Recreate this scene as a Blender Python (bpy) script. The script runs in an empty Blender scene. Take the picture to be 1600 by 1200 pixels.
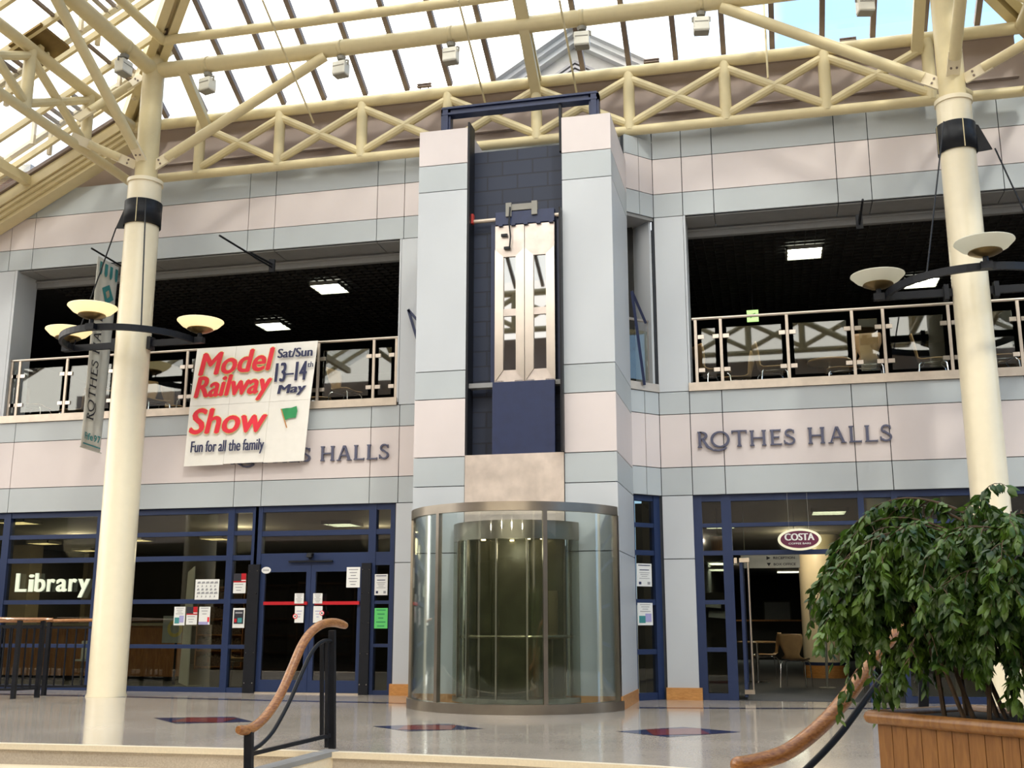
import bpy, bmesh, math, random
from mathutils import Vector, Matrix
random.seed(7)
R = math.radians
S = bpy.context.scene
COL = S.collection

# ------------------------------------------------------------------ camera, sky, sun, exposure
EYE = Vector((0.0, 0.0, 1.05))
F_PX, TILT, YAW = 1709.0, R(12.33), R(13.23)
_cy, _sy, _ct, _st = math.cos(YAW), math.sin(YAW), math.cos(TILT), math.sin(TILT)
FWD = Vector((-_sy * _ct, _cy * _ct, _st)); RGT = Vector((_cy, _sy, 0)); UPV = RGT.cross(FWD)
cam_data = bpy.data.cameras.new('camera'); cam = bpy.data.objects.new('camera', cam_data); COL.objects.link(cam)
cam_data.sensor_fit = 'HORIZONTAL'; cam_data.sensor_width = 36.0; cam_data.lens = F_PX / 1600 * 36
cam_data.clip_start = 0.05; cam_data.clip_end = 500
cam.matrix_world = Matrix(((RGT.x, UPV.x, -FWD.x, EYE.x), (RGT.y, UPV.y, -FWD.y, EYE.y), (RGT.z, UPV.z, -FWD.z, EYE.z), (0, 0, 0, 1)))
S.camera = cam

world = bpy.data.worlds.new('sky'); S.world = world; world.use_nodes = True
wn = world.node_tree; wn.nodes.clear()
def N(nt, typ, **kw):
    n = nt.nodes.new(typ)
    for k, v in kw.items():
        if k in n.inputs: n.inputs[k].default_value = v
        else: setattr(n, k, v)
    return n
out = N(wn, 'ShaderNodeOutputWorld'); bg = N(wn, 'ShaderNodeBackground')
tc = N(wn, 'ShaderNodeTexCoord')
noise = N(wn, 'ShaderNodeTexNoise', Scale=2.2, Detail=5.0, Roughness=0.55)
wn.links.new(tc.outputs['Generated'], noise.inputs['Vector'])
# more open blue sky on the +X side, more cloud on the -X side
dotn = N(wn, 'ShaderNodeVectorMath', operation='DOT_PRODUCT'); dotn.inputs[1].default_value = (1.05, 0.35, 0.1)
wn.links.new(tc.outputs['Generated'], dotn.inputs[0])
mth = N(wn, 'ShaderNodeMath', operation='MULTIPLY_ADD'); mth.inputs[1].default_value = -0.62; 
wn.links.new(dotn.outputs['Value'], mth.inputs[0]); off = N(wn, 'ShaderNodeMath', operation='ADD'); off.inputs[1].default_value = 0.16; wn.links.new(noise.outputs['Fac'], off.inputs[0]); wn.links.new(off.outputs[0], mth.inputs[2])
sepx = N(wn, 'ShaderNodeSeparateXYZ'); wn.links.new(tc.outputs['Generated'], sepx.inputs[0])
lx = N(wn, 'ShaderNodeMapRange'); lx.inputs['From Min'].default_value = -0.36; lx.inputs['From Max'].default_value = -0.62; lx.inputs['To Max'].default_value = 0.42
wn.links.new(sepx.outputs['X'], lx.inputs['Value'])
sbt = N(wn, 'ShaderNodeMath', operation='SUBTRACT'); wn.links.new(mth.outputs[0], sbt.inputs[0]); wn.links.new(lx.outputs['Result'], sbt.inputs[1])
ramp = N(wn, 'ShaderNodeValToRGB')
ramp.color_ramp.elements[0].position = 0.42; ramp.color_ramp.elements[0].color = (0.42, 0.66, 0.98, 1)
ramp.color_ramp.elements[1].position = 0.60; ramp.color_ramp.elements[1].color = (2.45, 2.32, 2.12, 1)
wn.links.new(sbt.outputs[0], ramp.inputs['Fac'])
# below the horizon: plain ground tone
sep = N(wn, 'ShaderNodeSeparateXYZ'); wn.links.new(tc.outputs['Generated'], sep.inputs[0])
gr = N(wn, 'ShaderNodeMapRange'); gr.inputs['From Min'].default_value = -0.02; gr.inputs['From Max'].default_value = 0.04
wn.links.new(sep.outputs['Z'], gr.inputs['Value'])
mix = N(wn, 'ShaderNodeMix', data_type='RGBA'); mix.inputs['A'].default_value = (0.25, 0.24, 0.22, 1)
wn.links.new(gr.outputs['Result'], mix.inputs['Factor']); wn.links.new(ramp.outputs['Color'], mix.inputs['B'])
wn.links.new(mix.outputs['Result'], bg.inputs['Color']); bg.inputs['Strength'].default_value = 1.5
wn.links.new(bg.outputs[0], out.inputs['Surface'])

def sun_lamp(name, energy, direction, angle, color):
    d = bpy.data.lights.new(name, 'SUN'); d.energy = energy; d.angle = R(angle); d.color = color
    o = bpy.data.objects.new(name, d); COL.objects.link(o)
    o.rotation_euler = Vector(direction).to_track_quat('-Z', 'Y').to_euler(); o.location = (6, -6, 30)
    return o
sun_lamp('sun', 1.7, (-0.40, 0.62, -0.72), 6.0, (1.0, 0.93, 0.78))

S.view_settings.view_transform = 'Standard'; S.view_settings.look = 'None'
S.view_settings.gamma = 1.0; S.view_settings.use_curve_mapping = False
S.view_settings.exposure = 0.16
S.cycles.max_bounces = 10; S.cycles.diffuse_bounces = 4; S.cycles.glossy_bounces = 4
S.cycles.transparent_max_bounces = 24; S.cycles.transmission_bounces = 6
S.cycles.use_denoising = True
S.cycles.caustics_reflective = False; S.cycles.caustics_refractive = False
S.cycles.sample_clamp_indirect = 6.0

# ------------------------------------------------------------------ helpers
def ray(x, y): return RGT * ((x - 800) / F_PX) - UPV * ((y - 600) / F_PX) + FWD
def at_y(x, y, Y): d = ray(x, y); return EYE + d * ((Y - EYE.y) / d.y)
def at_x(x, y, X): d = ray(x, y); return EYE + d * ((X - EYE.x) / d.x)
def at_z(x, y, Z): d = ray(x, y); return EYE + d * ((Z - EYE.z) / d.z)

MATS = {}
def mat(name, col, rough=0.5, metal=0.0, spec=0.5, vary=0.0, scale=8.0, emit=None, emit_s=0.0, coat=0.0, bump=0.0, bscale=40.0):
    m = bpy.data.materials.new(name); m.use_nodes = True; nt = m.node_tree; b = nt.nodes['Principled BSDF']
    b.inputs['Base Color'].default_value = (*col, 1); b.inputs['Roughness'].default_value = rough
    b.inputs['Metallic'].default_value = metal; b.inputs['Specular IOR Level'].default_value = spec
    b.inputs['Coat Weight'].default_value = coat
    if emit: b.inputs['Emission Color'].default_value = (*emit, 1); b.inputs['Emission Strength'].default_value = emit_s
    t = N(nt, 'ShaderNodeTexCoord')
    if vary:
        n = N(nt, 'ShaderNodeTexNoise', Scale=scale, Detail=4.0); nt.links.new(t.outputs['Object'], n.inputs['Vector'])
        r = N(nt, 'ShaderNodeValToRGB')
        r.color_ramp.elements[0].position = 0.3; r.color_ramp.elements[1].position = 0.7
        r.color_ramp.elements[0].color = (*[c * (1 - vary) for c in col], 1); r.color_ramp.elements[1].color = (*[min(1, c * (1 + vary)) for c in col], 1)
        nt.links.new(n.outputs['Fac'], r.inputs['Fac']); nt.links.new(r.outputs['Color'], b.inputs['Base Color'])
    if bump:
        n2 = N(nt, 'ShaderNodeTexNoise', Scale=bscale, Detail=3.0); nt.links.new(t.outputs['Object'], n2.inputs['Vector'])
        bp = N(nt, 'ShaderNodeBump', Strength=bump, Distance=0.01); nt.links.new(n2.outputs['Fac'], bp.inputs['Height'])
        nt.links.new(bp.outputs['Normal'], b.inputs['Normal'])
    MATS[name] = m; return m
def glass(name, tint, refl=0.08, edge=0.5, rough=0.02):
    m = bpy.data.materials.new(name); m.use_nodes = True; nt = m.node_tree; nt.nodes.clear()
    o = N(nt, 'ShaderNodeOutputMaterial'); tr = N(nt, 'ShaderNodeBsdfTransparent', Color=(*tint, 1))
    gl = N(nt, 'ShaderNodeBsdfGlossy', Color=(1, 1, 1, 1), Roughness=rough); mx = N(nt, 'ShaderNodeMixShader')
    lw = N(nt, 'ShaderNodeLayerWeight', Blend=0.25)
    mr = N(nt, 'ShaderNodeMapRange'); mr.inputs['To Min'].default_value = refl; mr.inputs['To Max'].default_value = edge
    nt.links.new(lw.outputs['Fresnel'], mr.inputs['Value']); nt.links.new(mr.outputs['Result'], mx.inputs[0])
    nt.links.new(tr.outputs[0], mx.inputs[1]); nt.links.new(gl.outputs[0], mx.inputs[2]); nt.links.new(mx.outputs[0], o.inputs['Surface'])
    MATS[name] = m; return m
def wood(name, c1, c2, rough=0.35, scale=(1, 1, 12), ws=1.5, coat=0.2):
    m = mat(name, c1, rough, coat=coat); nt = m.node_tree; b = nt.nodes['Principled BSDF']
    t = N(nt, 'ShaderNodeTexCoord'); mp = N(nt, 'ShaderNodeMapping'); mp.inputs['Scale'].default_value = scale
    n = N(nt, 'ShaderNodeTexNoise', Scale=ws * 4, Detail=6.0, Distortion=1.2)
    r = N(nt, 'ShaderNodeValToRGB'); r.color_ramp.elements[0].color = (*c1, 1); r.color_ramp.elements[1].color = (*c2, 1)
    r.color_ramp.elements[0].position = 0.35; r.color_ramp.elements[1].position = 0.68
    nt.links.new(t.outputs['Object'], mp.inputs[0]); nt.links.new(mp.outputs[0], n.inputs['Vector'])
    nt.links.new(n.outputs['Fac'], r.inputs['Fac']); nt.links.new(r.outputs['Color'], b.inputs['Base Color']); return m
def brick(name, c1, c2, mortar, sc=1.0, w=0.44, h=0.215, ms=0.012, rough=0.7, bump=0.6, axes=None):
    m = mat(name, c1, rough); nt = m.node_tree; b = nt.nodes['Principled BSDF']
    t = N(nt, 'ShaderNodeTexCoord'); sp = N(nt, 'ShaderNodeSeparateXYZ'); cb = N(nt, 'ShaderNodeCombineXYZ')
    nt.links.new(t.outputs['Object'], sp.inputs[0]); nt.links.new(sp.outputs['X'], cb.inputs['X']); nt.links.new(sp.outputs['Z'], cb.inputs['Y'])
    br = N(nt, 'ShaderNodeTexBrick', Scale=sc); br.inputs['Color1'].default_value = (*c1, 1); br.inputs['Color2'].default_value = (*c2, 1)
    br.inputs['Mortar'].default_value = (*mortar, 1); br.inputs['Brick Width'].default_value = w; br.inputs['Row Height'].default_value = h; br.inputs['Mortar Size'].default_value = ms
    nt.links.new(cb.outputs[0], br.inputs['Vector']); nt.links.new(br.outputs['Color'], b.inputs['Base Color'])
    bp = N(nt, 'ShaderNodeBump', Strength=bump, Distance=0.01); bp.invert = True
    nt.links.new(br.outputs['Fac'], bp.inputs['Height']); nt.links.new(bp.outputs['Normal'], b.inputs['Normal']); return m

ROOT = {}
class MB:
    """collects shapes, then build() links them as ONE mesh object"""
    def __init__(s): s.v = []; s.f = []; s.m = []; s.k = 0
    def mi(s, k): s.k = k; return s
    def add(s, vs, fs):
        b = len(s.v); s.v += [tuple(p) for p in vs]
        for f in fs: s.f.append([b + i for i in f]); s.m.append(s.k)
        return s
    def box(s, x0, x1, y0, y1, z0, z1):
        vs = [(x, y, z) for z in (z0, z1) for y in (y0, y1) for x in (x0, x1)]
        return s.add(vs, [(0, 2, 3, 1), (4, 5, 7, 6), (0, 1, 5, 4), (2, 6, 7, 3), (0, 4, 6, 2), (1, 3, 7, 5)])
    def obox(s, c, u, v, w):  # centre, three half vectors
        c, u, v, w = map(Vector, (c, u, v, w))
        vs = [c + u * i + v * j + w * k for k in (-1, 1) for j in (-1, 1) for i in (-1, 1)]
        return s.add(vs, [(0, 2, 3, 1), (4, 5, 7, 6), (0, 1, 5, 4), (2, 6, 7, 3), (0, 4, 6, 2), (1, 3, 7, 5)])
    def bar(s, a, b, w, h, up=(0, 0, 1)):  # rectangular bar from a to b
        a, b, up = Vector(a), Vector(b), Vector(up); d = (b - a); L = d.length; d /= L
        x = d.cross(up)
        if x.length < 1e-5: x = d.cross(Vector((0, 1, 0)))
        x.normalize(); y = x.cross(d)
        return s.obox((a + b) / 2, d * L / 2, x * w / 2, y * h / 2)
    def tube(s, a, b, r0, r1=None, seg=12):
        return s.sweep([a, b], [r0, r0 if r1 is None else r1], seg)
    def sweep(s, pts, r, seg=10, flat=1.0, up=None, close=False):
        pts = [Vector(p) for p in pts]; n = len(pts); rs = r if isinstance(r, (list, tuple)) else [r] * n
        rings = []; prev = None
        for i in range(n):
            if close: t = pts[(i + 1) % n] - pts[i - 1]
            else: t = pts[min(i + 1, n - 1)] - pts[max(i - 1, 0)]
            t.normalize()
            if up is not None: x = t.cross(Vector(up))
            elif prev is None: x = t.cross(Vector((0, 0, 1)))
            else: x = prev - t * prev.dot(t)
            if x.length < 1e-4: x = t.cross(Vector((0, 1, 0)))
            x.normalize(); prev = x; y = x.cross(t)
            rings.append([pts[i] + (x * math.cos(2 * math.pi * k / seg) + y * flat * math.sin(2 * math.pi * k / seg)) * rs[i] for k in range(seg)])
        vs = [p for ring in rings for p in ring]; fs = []
        for i in range(n if close else n - 1):
            j = (i + 1) % n
            for k in range(seg): fs.append((i * seg + k, i * seg + (k + 1) % seg, j * seg + (k + 1) % seg, j * seg + k))
        if not close: fs.append(tuple(range(seg))[::-1]); fs.append(tuple((n - 1) * seg + k for k in range(seg)))
        return s.add(vs, fs)
    def lathe(s, prof, cx=0, cy=0, seg=32, a0=0.0, a1=360.0):
        full = abs(a1 - a0) >= 359.9; n = seg if full else seg + 1; vs = []; fs = []; P = len(prof)
        for i in range(n):
            a = R(a0 + (a1 - a0) * i / seg)
            for (r, z) in prof: vs.append((cx + r * math.cos(a), cy + r * math.sin(a), z))
        for i in range(seg):
            j = (i + 1) % n
            for k in range(P - 1): fs.append((i * P + k, j * P + k, j * P + k + 1, i * P + k + 1))
        return s.add(vs, fs)
    def prism(s, poly, fn, d0, d1):  # poly in 2D; fn(u, v, d) -> point
        n = len(poly); vs = [fn(u, v, d0) for u, v in poly] + [fn(u, v, d1) for u, v in poly]
        fs = [tuple(range(n))[::-1], tuple(range(n, 2 * n))] + [(i, (i + 1) % n, n + (i + 1) % n, n + i) for i in range(n)]
        return s.add(vs, fs)
    def quad(s, a, b, c, d): return s.add([a, b, c, d], [(0, 1, 2, 3)])
    def build(s, name, mats, parent=None, smooth=35, bevel=0.0, solid=0.0):
        me = bpy.data.meshes.new(name); off = ROOT.get(parent.name, Vector()) if parent else Vector()
        me.from_pydata([Vector(p) - off for p in s.v], [], s.f)
        for m in (mats if isinstance(mats, (list, tuple)) else [mats]): me.materials.append(MATS[m])
        me.polygons.foreach_set('material_index', s.m)
        bm = bmesh.new(); bm.from_mesh(me); bmesh.ops.recalc_face_normals(bm, faces=bm.faces); bm.to_mesh(me); bm.free()
        if smooth:
            me.polygons.foreach_set('use_smooth', [True] * len(me.polygons)); me.set_sharp_from_angle(angle=R(smooth))
        me.update()
        o = bpy.data.objects.new(name, me); COL.objects.link(o)
        if parent: o.parent = parent; ROOT[o.name] = off
        else: ROOT[o.name] = Vector()
        if solid: md = o.modifiers.new('solid', 'SOLIDIFY'); md.thickness = solid; md.offset = 0
        if bevel: md = o.modifiers.new('bevel', 'BEVEL'); md.width = bevel; md.segments = 2; md.limit_method = 'ANGLE'
        return o
def tag(o, label=None, cat=None, group=None, kind=None):
    if label: o['label'] = label
    if cat: o['category'] = cat
    if group: o['group'] = group
    if kind: o['kind'] = kind
    return o
def thing(name, label, cat, loc=(0, 0, 0), group=None, kind=None):
    o = bpy.data.objects.new(name, None); COL.objects.link(o); o.location = loc; o.empty_display_size = 0.1
    ROOT[o.name] = Vector(loc); return tag(o, label, cat, group, kind)
def struct(o): o['kind'] = 'structure'; return o
def copy_tree(o, parent=None):
    c = o.copy(); COL.objects.link(c); c.parent = parent
    for ch in list(o.children): copy_tree(ch, c)
    return c
def place(proto, used, loc, rz, label, group=None):
    o = proto if not used else copy_tree(proto)
    o.location = loc; o.rotation_euler = (0, 0, rz); o['label'] = label
    if group: o['group'] = group
    return o
def text_poly(body, bold=0.0, shear=0.0, spacing=1.0):
    c = bpy.data.curves.new('t', 'FONT'); c.body = body; c.offset = bold; c.shear = shear; c.resolution_u = 4; c.space_character = spacing
    o = bpy.data.objects.new('t', c); COL.objects.link(o); dg = bpy.context.evaluated_depsgraph_get()
    ev = o.evaluated_get(dg); me = ev.to_mesh(); vs = [(v.co.x, v.co.y) for v in me.vertices]; fs = [list(p.vertices) for p in me.polygons]
    ev.to_mesh_clear(); bpy.data.objects.remove(o); bpy.data.curves.remove(c); return vs, fs
def text(mb, body, x0, x1, z0, z1, fn, bold=0.0, shear=0.0, spacing=1.0, ref=None, slope=0.0):
    """text fitted to x0..x1; z0 is the baseline, z1 the cap height; fn(u, v) -> point"""
    vs, fs = text_poly(body, bold, shear, spacing); ax = [p[0] for p in vs]; lo, hi = min(ax), max(ax)
    rv, _ = text_poly(ref or 'H', bold); cap = max(p[1] for p in rv); base = min(p[1] for p in rv)
    P = []
    for (x, y) in vs:
        u = x0 + (x - lo) / (hi - lo) * (x1 - x0)
        P.append(fn(u, z0 + slope * (u - x0) + (y - base) / (cap - base) * (z1 - z0)))
    mb.add(P, fs)

# ------------------------------------------------------------------ materials
mat('steel_cream', (0.66, 0.56, 0.33), 0.42, vary=0.03)
mat('column_paint', (0.80, 0.71, 0.52), 0.32, vary=0.02, coat=0.25)
mat('panel_blue', (0.455, 0.49, 0.51), 0.42, vary=0.03, scale=1.2)
mat('panel_pink', (0.67, 0.60, 0.59), 0.45, vary=0.03, scale=1.2)
mat('panel_pale', (0.54, 0.565, 0.595), 0.42, vary=0.02, scale=1.2)
mat('upper_render', (0.40, 0.325, 0.295), 0.7, vary=0.06, scale=2.0)
mat('joint_dark', (0.03, 0.035, 0.045), 0.8, vary=0.1)
mat('soffit_grey', (0.26, 0.26, 0.26), 0.6, vary=0.05)
mat('frame_blue', (0.009, 0.024, 0.085), 0.5, vary=0.05)
mat('paint_navy', (0.012, 0.022, 0.075), 0.42, vary=0.1)
mat('metal_black', (0.008, 0.009, 0.013), 0.45, spec=0.3, vary=0.1)
mat('stainless', (0.62, 0.55, 0.48), 0.28, metal=1.0, vary=0.06, scale=3.0)
mat('stainless_pink', (0.66, 0.57, 0.51), 0.38, metal=0.55, vary=0.14, scale=5.0)
mat('chrome', (0.8, 0.8, 0.8), 0.15, metal=1.0, vary=0.02)
mat('sill_metal', (0.62, 0.53, 0.44), 0.38, metal=0.55, vary=0.07)
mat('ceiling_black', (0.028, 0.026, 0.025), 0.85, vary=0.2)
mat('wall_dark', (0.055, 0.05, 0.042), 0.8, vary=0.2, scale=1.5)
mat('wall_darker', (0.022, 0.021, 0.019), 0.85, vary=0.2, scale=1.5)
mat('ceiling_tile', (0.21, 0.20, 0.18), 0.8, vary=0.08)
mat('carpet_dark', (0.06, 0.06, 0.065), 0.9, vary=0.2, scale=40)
mat('wall_beige', (0.50, 0.43, 0.32), 0.7, vary=0.06)
mat('white_paint', (0.78, 0.77, 0.74), 0.5, vary=0.03)
mat('paper', (0.80, 0.80, 0.78), 0.6, vary=0.02)
mat('paper_green', (0.12, 0.62, 0.16), 0.6, vary=0.04)
mat('ink_black', (0.02, 0.02, 0.03), 0.6, vary=0.1)
mat('ink_navy', (0.025, 0.03, 0.09), 0.5, vary=0.1)
mat('ink_red', (0.82, 0.028, 0.055), 0.5, vary=0.05)
mat('ink_yellow', (0.85, 0.7, 0.25), 0.5, vary=0.05)
mat('ink_teal', (0.05, 0.26, 0.27), 0.6, vary=0.08)
mat('ink_green', (0.03, 0.30, 0.10), 0.6, vary=0.08)
mat('ink_grey', (0.32, 0.32, 0.34), 0.6, vary=0.1)
mat('ink_lilac', (0.38, 0.36, 0.62), 0.6, vary=0.1)
mat('banner_white', (0.90, 0.87, 0.81), 0.6, vary=0.02)
mat('banner_cloth', (0.68, 0.67, 0.61), 0.75, vary=0.05)
mat('letter_slate', (0.085, 0.09, 0.15), 0.45, vary=0.08)
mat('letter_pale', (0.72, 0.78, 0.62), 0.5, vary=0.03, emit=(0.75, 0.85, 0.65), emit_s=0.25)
mat('sign_maroon', (0.12, 0.012, 0.05), 0.4, vary=0.05)
mat('sign_cream', (0.85, 0.82, 0.62), 0.4, vary=0.03, emit=(0.9, 0.85, 0.6), emit_s=0.25)
mat('bar_red', (0.50, 0.012, 0.02), 0.35, vary=0.05)
mat('lamp_panel', (0.9, 0.95, 0.85), 0.4, vary=0.02, emit=(0.95, 1.0, 0.82), emit_s=13.0)
mat('lamp_warm', (0.95, 0.8, 0.5), 0.4, vary=0.02, emit=(1.0, 0.80, 0.42), emit_s=12.0)
mat('lamp_spot', (0.95, 0.9, 0.7), 0.4, vary=0.02, emit=(1.0, 0.78, 0.45), emit_s=16.0)
mat('exit_green', (0.5, 0.8, 0.4), 0.4, vary=0.02, emit=(0.65, 1.0, 0.35), emit_s=0.9)
mat('flood_white', (0.72, 0.70, 0.62), 0.45, vary=0.03)
mat('flood_grey', (0.26, 0.25, 0.22), 0.5, vary=0.05)
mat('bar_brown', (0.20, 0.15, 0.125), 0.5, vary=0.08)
mat('outdoor_cream', (0.74, 0.66, 0.52), 0.6, vary=0.05)
mat('outdoor_grey', (0.47, 0.47, 0.46), 0.6, vary=0.05)
mat('outdoor_white', (0.72, 0.73, 0.74), 0.5, vary=0.03)
mat('ply_chair', (0.52, 0.32, 0.15), 0.32, vary=0.12, scale=6, coat=0.3)
mat('steel_band', (0.40, 0.355, 0.30), 0.3, metal=1.0, vary=0.08, scale=4)
mat('bowl_lit', (0.82, 0.74, 0.52), 0.4, vary=0.02, emit=(1.0, 0.80, 0.38), emit_s=0.75)
mat('brass_dish', (0.22, 0.15, 0.06), 0.3, metal=0.8, vary=0.1)
mat('soil', (0.02, 0.015, 0.01), 0.95, vary=0.4, scale=30, bump=0.8)
mat('bark', (0.10, 0.065, 0.04), 0.8, vary=0.3, scale=20, bump=0.4)
mat('step_stone', (0.86, 0.76, 0.56), 0.35, vary=0.05, scale=60)
mat('step_nosing', (0.78, 0.68, 0.52), 0.4, vary=0.05, scale=60)
mat('inlay_blue', (0.05, 0.06, 0.13), 0.08, vary=0.1, scale=60)
mat('inlay_red', (0.23, 0.055, 0.055), 0.08, vary=0.1, scale=60)
mat('book_mix', (0.16, 0.11, 0.09), 0.7, vary=0.6, scale=25)
mat('lift_inside', (0.22, 0.205, 0.16), 0.3, metal=0.0, vary=0.25, scale=4)
mat('red_plastic', (0.45, 0.03, 0.02), 0.4, vary=0.05)
wood('wood_rail', (0.22, 0.08, 0.021), (0.43, 0.19, 0.055), 0.3, (3, 3, 9), 1.6)
wood('wood_orange', (0.50, 0.22, 0.06), (0.64, 0.31, 0.095), 0.4, (2, 2, 8), 1.2)
wood('wood_planter', (0.215, 0.09, 0.022), (0.32, 0.145, 0.038), 0.42, (9, 9, 1.2), 0.8)
wood('wood_counter', (0.36, 0.14, 0.045), (0.50, 0.22, 0.075), 0.45, (6, 6, 1), 1.0)
brick('navy_block', (0.009, 0.016, 0.040), (0.012, 0.020, 0.048), (0.005, 0.008, 0.022), ms=0.012, rough=0.55)
brick('red_brick', (0.20, 0.095, 0.07), (0.25, 0.12, 0.085), (0.25, 0.21, 0.17), w=0.23, h=0.075, ms=0.012)
glass('glass_roof', (0.93, 0.97, 1.0), 0.03, 0.35)
glass('glass_shop', (0.74, 0.76, 0.70), 0.06, 0.5)
glass('glass_rail', (0.84, 0.87, 0.83), 0.062, 0.6)
glass('glass_lift', (0.91, 0.95, 0.935), 0.05, 0.6)
glass('glass_car', (0.73, 0.73, 0.66), 0.05, 0.5)
glass('glass_door', (0.30, 0.34, 0.36), 0.22, 0.6)
# polished terrazzo floor with fine speckle
m = mat('terrazzo', (0.46, 0.415, 0.375), 0.10, spec=0.5); nt = m.node_tree; b = nt.nodes['Principled BSDF']
t = N(nt, 'ShaderNodeTexCoord'); vo = N(nt, 'ShaderNodeTexVoronoi', Scale=90.0); nz = N(nt, 'ShaderNodeTexNoise', Scale=0.9, Detail=3.0)
nt.links.new(t.outputs['Object'], vo.inputs['Vector']); nt.links.new(t.outputs['Object'], nz.inputs['Vector'])
r1 = N(nt, 'ShaderNodeValToRGB'); r1.color_ramp.elements[0].color = (0.50, 0.435, 0.37, 1); r1.color_ramp.elements[1].color = (0.64, 0.565, 0.49, 1)
nt.links.new(vo.outputs['Color'], r1.inputs['Fac'])
mx = N(nt, 'ShaderNodeMix', data_type='RGBA', blend_type='MULTIPLY'); mx.inputs['Factor'].default_value = 0.35
nt.links.new(r1.outputs['Color'], mx.inputs['A']); nt.links.new(nz.outputs['Fac'], mx.inputs['B'])
nt.links.new(mx.outputs['Result'], b.inputs['Base Color'])
r2 = N(nt, 'ShaderNodeMapRange'); r2.inputs['To Min'].default_value = 0.06; r2.inputs['To Max'].default_value = 0.16
nt.links.new(nz.outputs['Fac'], r2.inputs['Value']); nt.links.new(r2.outputs['Result'], b.inputs['Roughness'])
# leaves: translucent, varied greens
m = mat('leaf', (0.06, 0.16, 0.03), 0.38); nt = m.node_tree; b = nt.nodes['Principled BSDF']
t = N(nt, 'ShaderNodeTexCoord'); nz = N(nt, 'ShaderNodeTexNoise', Scale=9.0, Detail=2.0); nt.links.new(t.outputs['Object'], nz.inputs['Vector'])
r1 = N(nt, 'ShaderNodeValToRGB'); r1.color_ramp.elements[0].color = (0.018, 0.055, 0.012, 1); r1.color_ramp.elements[1].color = (0.13, 0.24, 0.03, 1)
r1.color_ramp.elements[0].position = 0.35; r1.color_ramp.elements[1].position = 0.72
nt.links.new(nz.outputs['Fac'], r1.inputs['Fac']); nt.links.new(r1.outputs['Color'], b.inputs['Base Color'])
tl = N(nt, 'ShaderNodeBsdfTranslucent'); nt.links.new(r1.outputs['Color'], tl.inputs['Color'])
mxs = N(nt, 'ShaderNodeMixShader'); mxs.inputs[0].default_value = 0.3
nt.links.new(b.outputs[0], mxs.inputs[1]); nt.links.new(tl.outputs[0], mxs.inputs[2])
nt.links.new(mxs.outputs[0], nt.nodes['Material Output'].inputs['Surface'])
# uplighter bowls: translucent cream
m = mat('bowl', (0.80, 0.78, 0.70), 0.4); nt = m.node_tree; b = nt.nodes['Principled BSDF']
tl = N(nt, 'ShaderNodeBsdfTranslucent', Color=(0.85, 0.83, 0.72, 1)); mxs = N(nt, 'ShaderNodeMixShader'); mxs.inputs[0].default_value = 0.5
nt.links.new(b.outputs[0], mxs.inputs[1]); nt.links.new(tl.outputs[0], mxs.inputs[2]); nt.links.new(mxs.outputs[0], nt.nodes['Material Output'].inputs['Surface'])

# ------------------------------------------------------------------ floor, steps
FY = 16.0                       # face of the facade
CX = -3.3                       # axis of the building
LOW = -0.68
EDGE = [(-18, 8.8), (-10, 8.86), (-6.8, 8.9), (-4.6, 8.97), (-3.45, 8.95), (-2.08, 8.84), (-0.94, 8.62), (-0.34, 8.40), (0.0, 8.1), (0.1, 7.6), (0.1, 6.7), (0.25, 6.0), (1.0, 5.05), (2.2, 4.0), (9.0, 3.2)]
def offset_edge(d):
    out_ = []
    for i, p in enumerate(EDGE):
        a = Vector(EDGE[max(i - 1, 0)]); b_ = Vector(EDGE[min(i + 1, len(EDGE) - 1)]); t_ = (b_ - a).normalized()
        n_ = Vector((t_.y, -t_.x)); out_.append((p[0] + n_.x * d, p[1] + n_.y * d))
    return out_
flat = lambda u, v, d: (u, v, d)
mb = MB(); mb.prism([(9, FY + 0.05), (-18, FY + 0.05)] + EDGE, flat, -0.17, 0.0)
floor = struct(mb.build('floor', 'terrazzo', smooth=0))
def diamond(c, ax, ay, rot, m_out, m_in, kf):
    o = MB(); cc = Vector(c)
    pts = [Vector(p) for p in c4]
c_sets = [[(-6.9, 11.63), (-6.1, 11.99), (-5.57, 11.43), (-6.27, 11.03)], [(-4.13, 11.23), (-3.45, 11.69), (-2.93, 11.22), (-3.6, 10.79)], [(-1.59, 11.26), (-0.98, 11.9), (-0.38, 11.48), (-1.03, 10.82)]]
for q in c_sets:
    mb = MB(); q = [Vector((x, y, 0.0)) for x, y in q]; cen = sum(q, Vector()) / 4
    mb.mi(0).add([p + Vector((0, 0, 0.0015)) for p in q], [(3, 2, 1, 0)])
    inner = [q[0].lerp(q[3], 0.0)] ; 
    # red lozenge between the two blue points
    A, B, Cc, D = q
    k = 0.32; red = [A.lerp(B, k + 0.1), B.lerp(Cc, k * 0.9), Cc.lerp(D, k + 0.1), D.lerp(A, k * 0.9)]
    red = [cen + (p - cen) * 0.97 for p in red]
    mb.mi(1).add([p + Vector((0, 0, 0.003)) for p in red], [(3, 2, 1, 0)])
    mb.build('inlay', ['inlay_blue', 'inlay_red'], floor, 0)
mb = MB()
L = [(-14, 15.02), (-9.26, 14.80), (-7.1, 14.60), (-4.9, 14.50), (-4.75, 14.46)]
L2 = [(-1.75, 14.42), (-0.14, 14.68), (1.27, 15.0), (6, 15.6)]
for seq in (L, L2):
    for p, q in zip(seq[:-1], seq[1:]):
        p = Vector((*p, 0.0015)); q = Vector((*q, 0.0015)); w = Vector((0, 0.09, 0))
        mb.quad(p - w, q - w, q + w, p + w)
mb.build('inlay_strip', 'inlay_blue', floor, 0)
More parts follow.
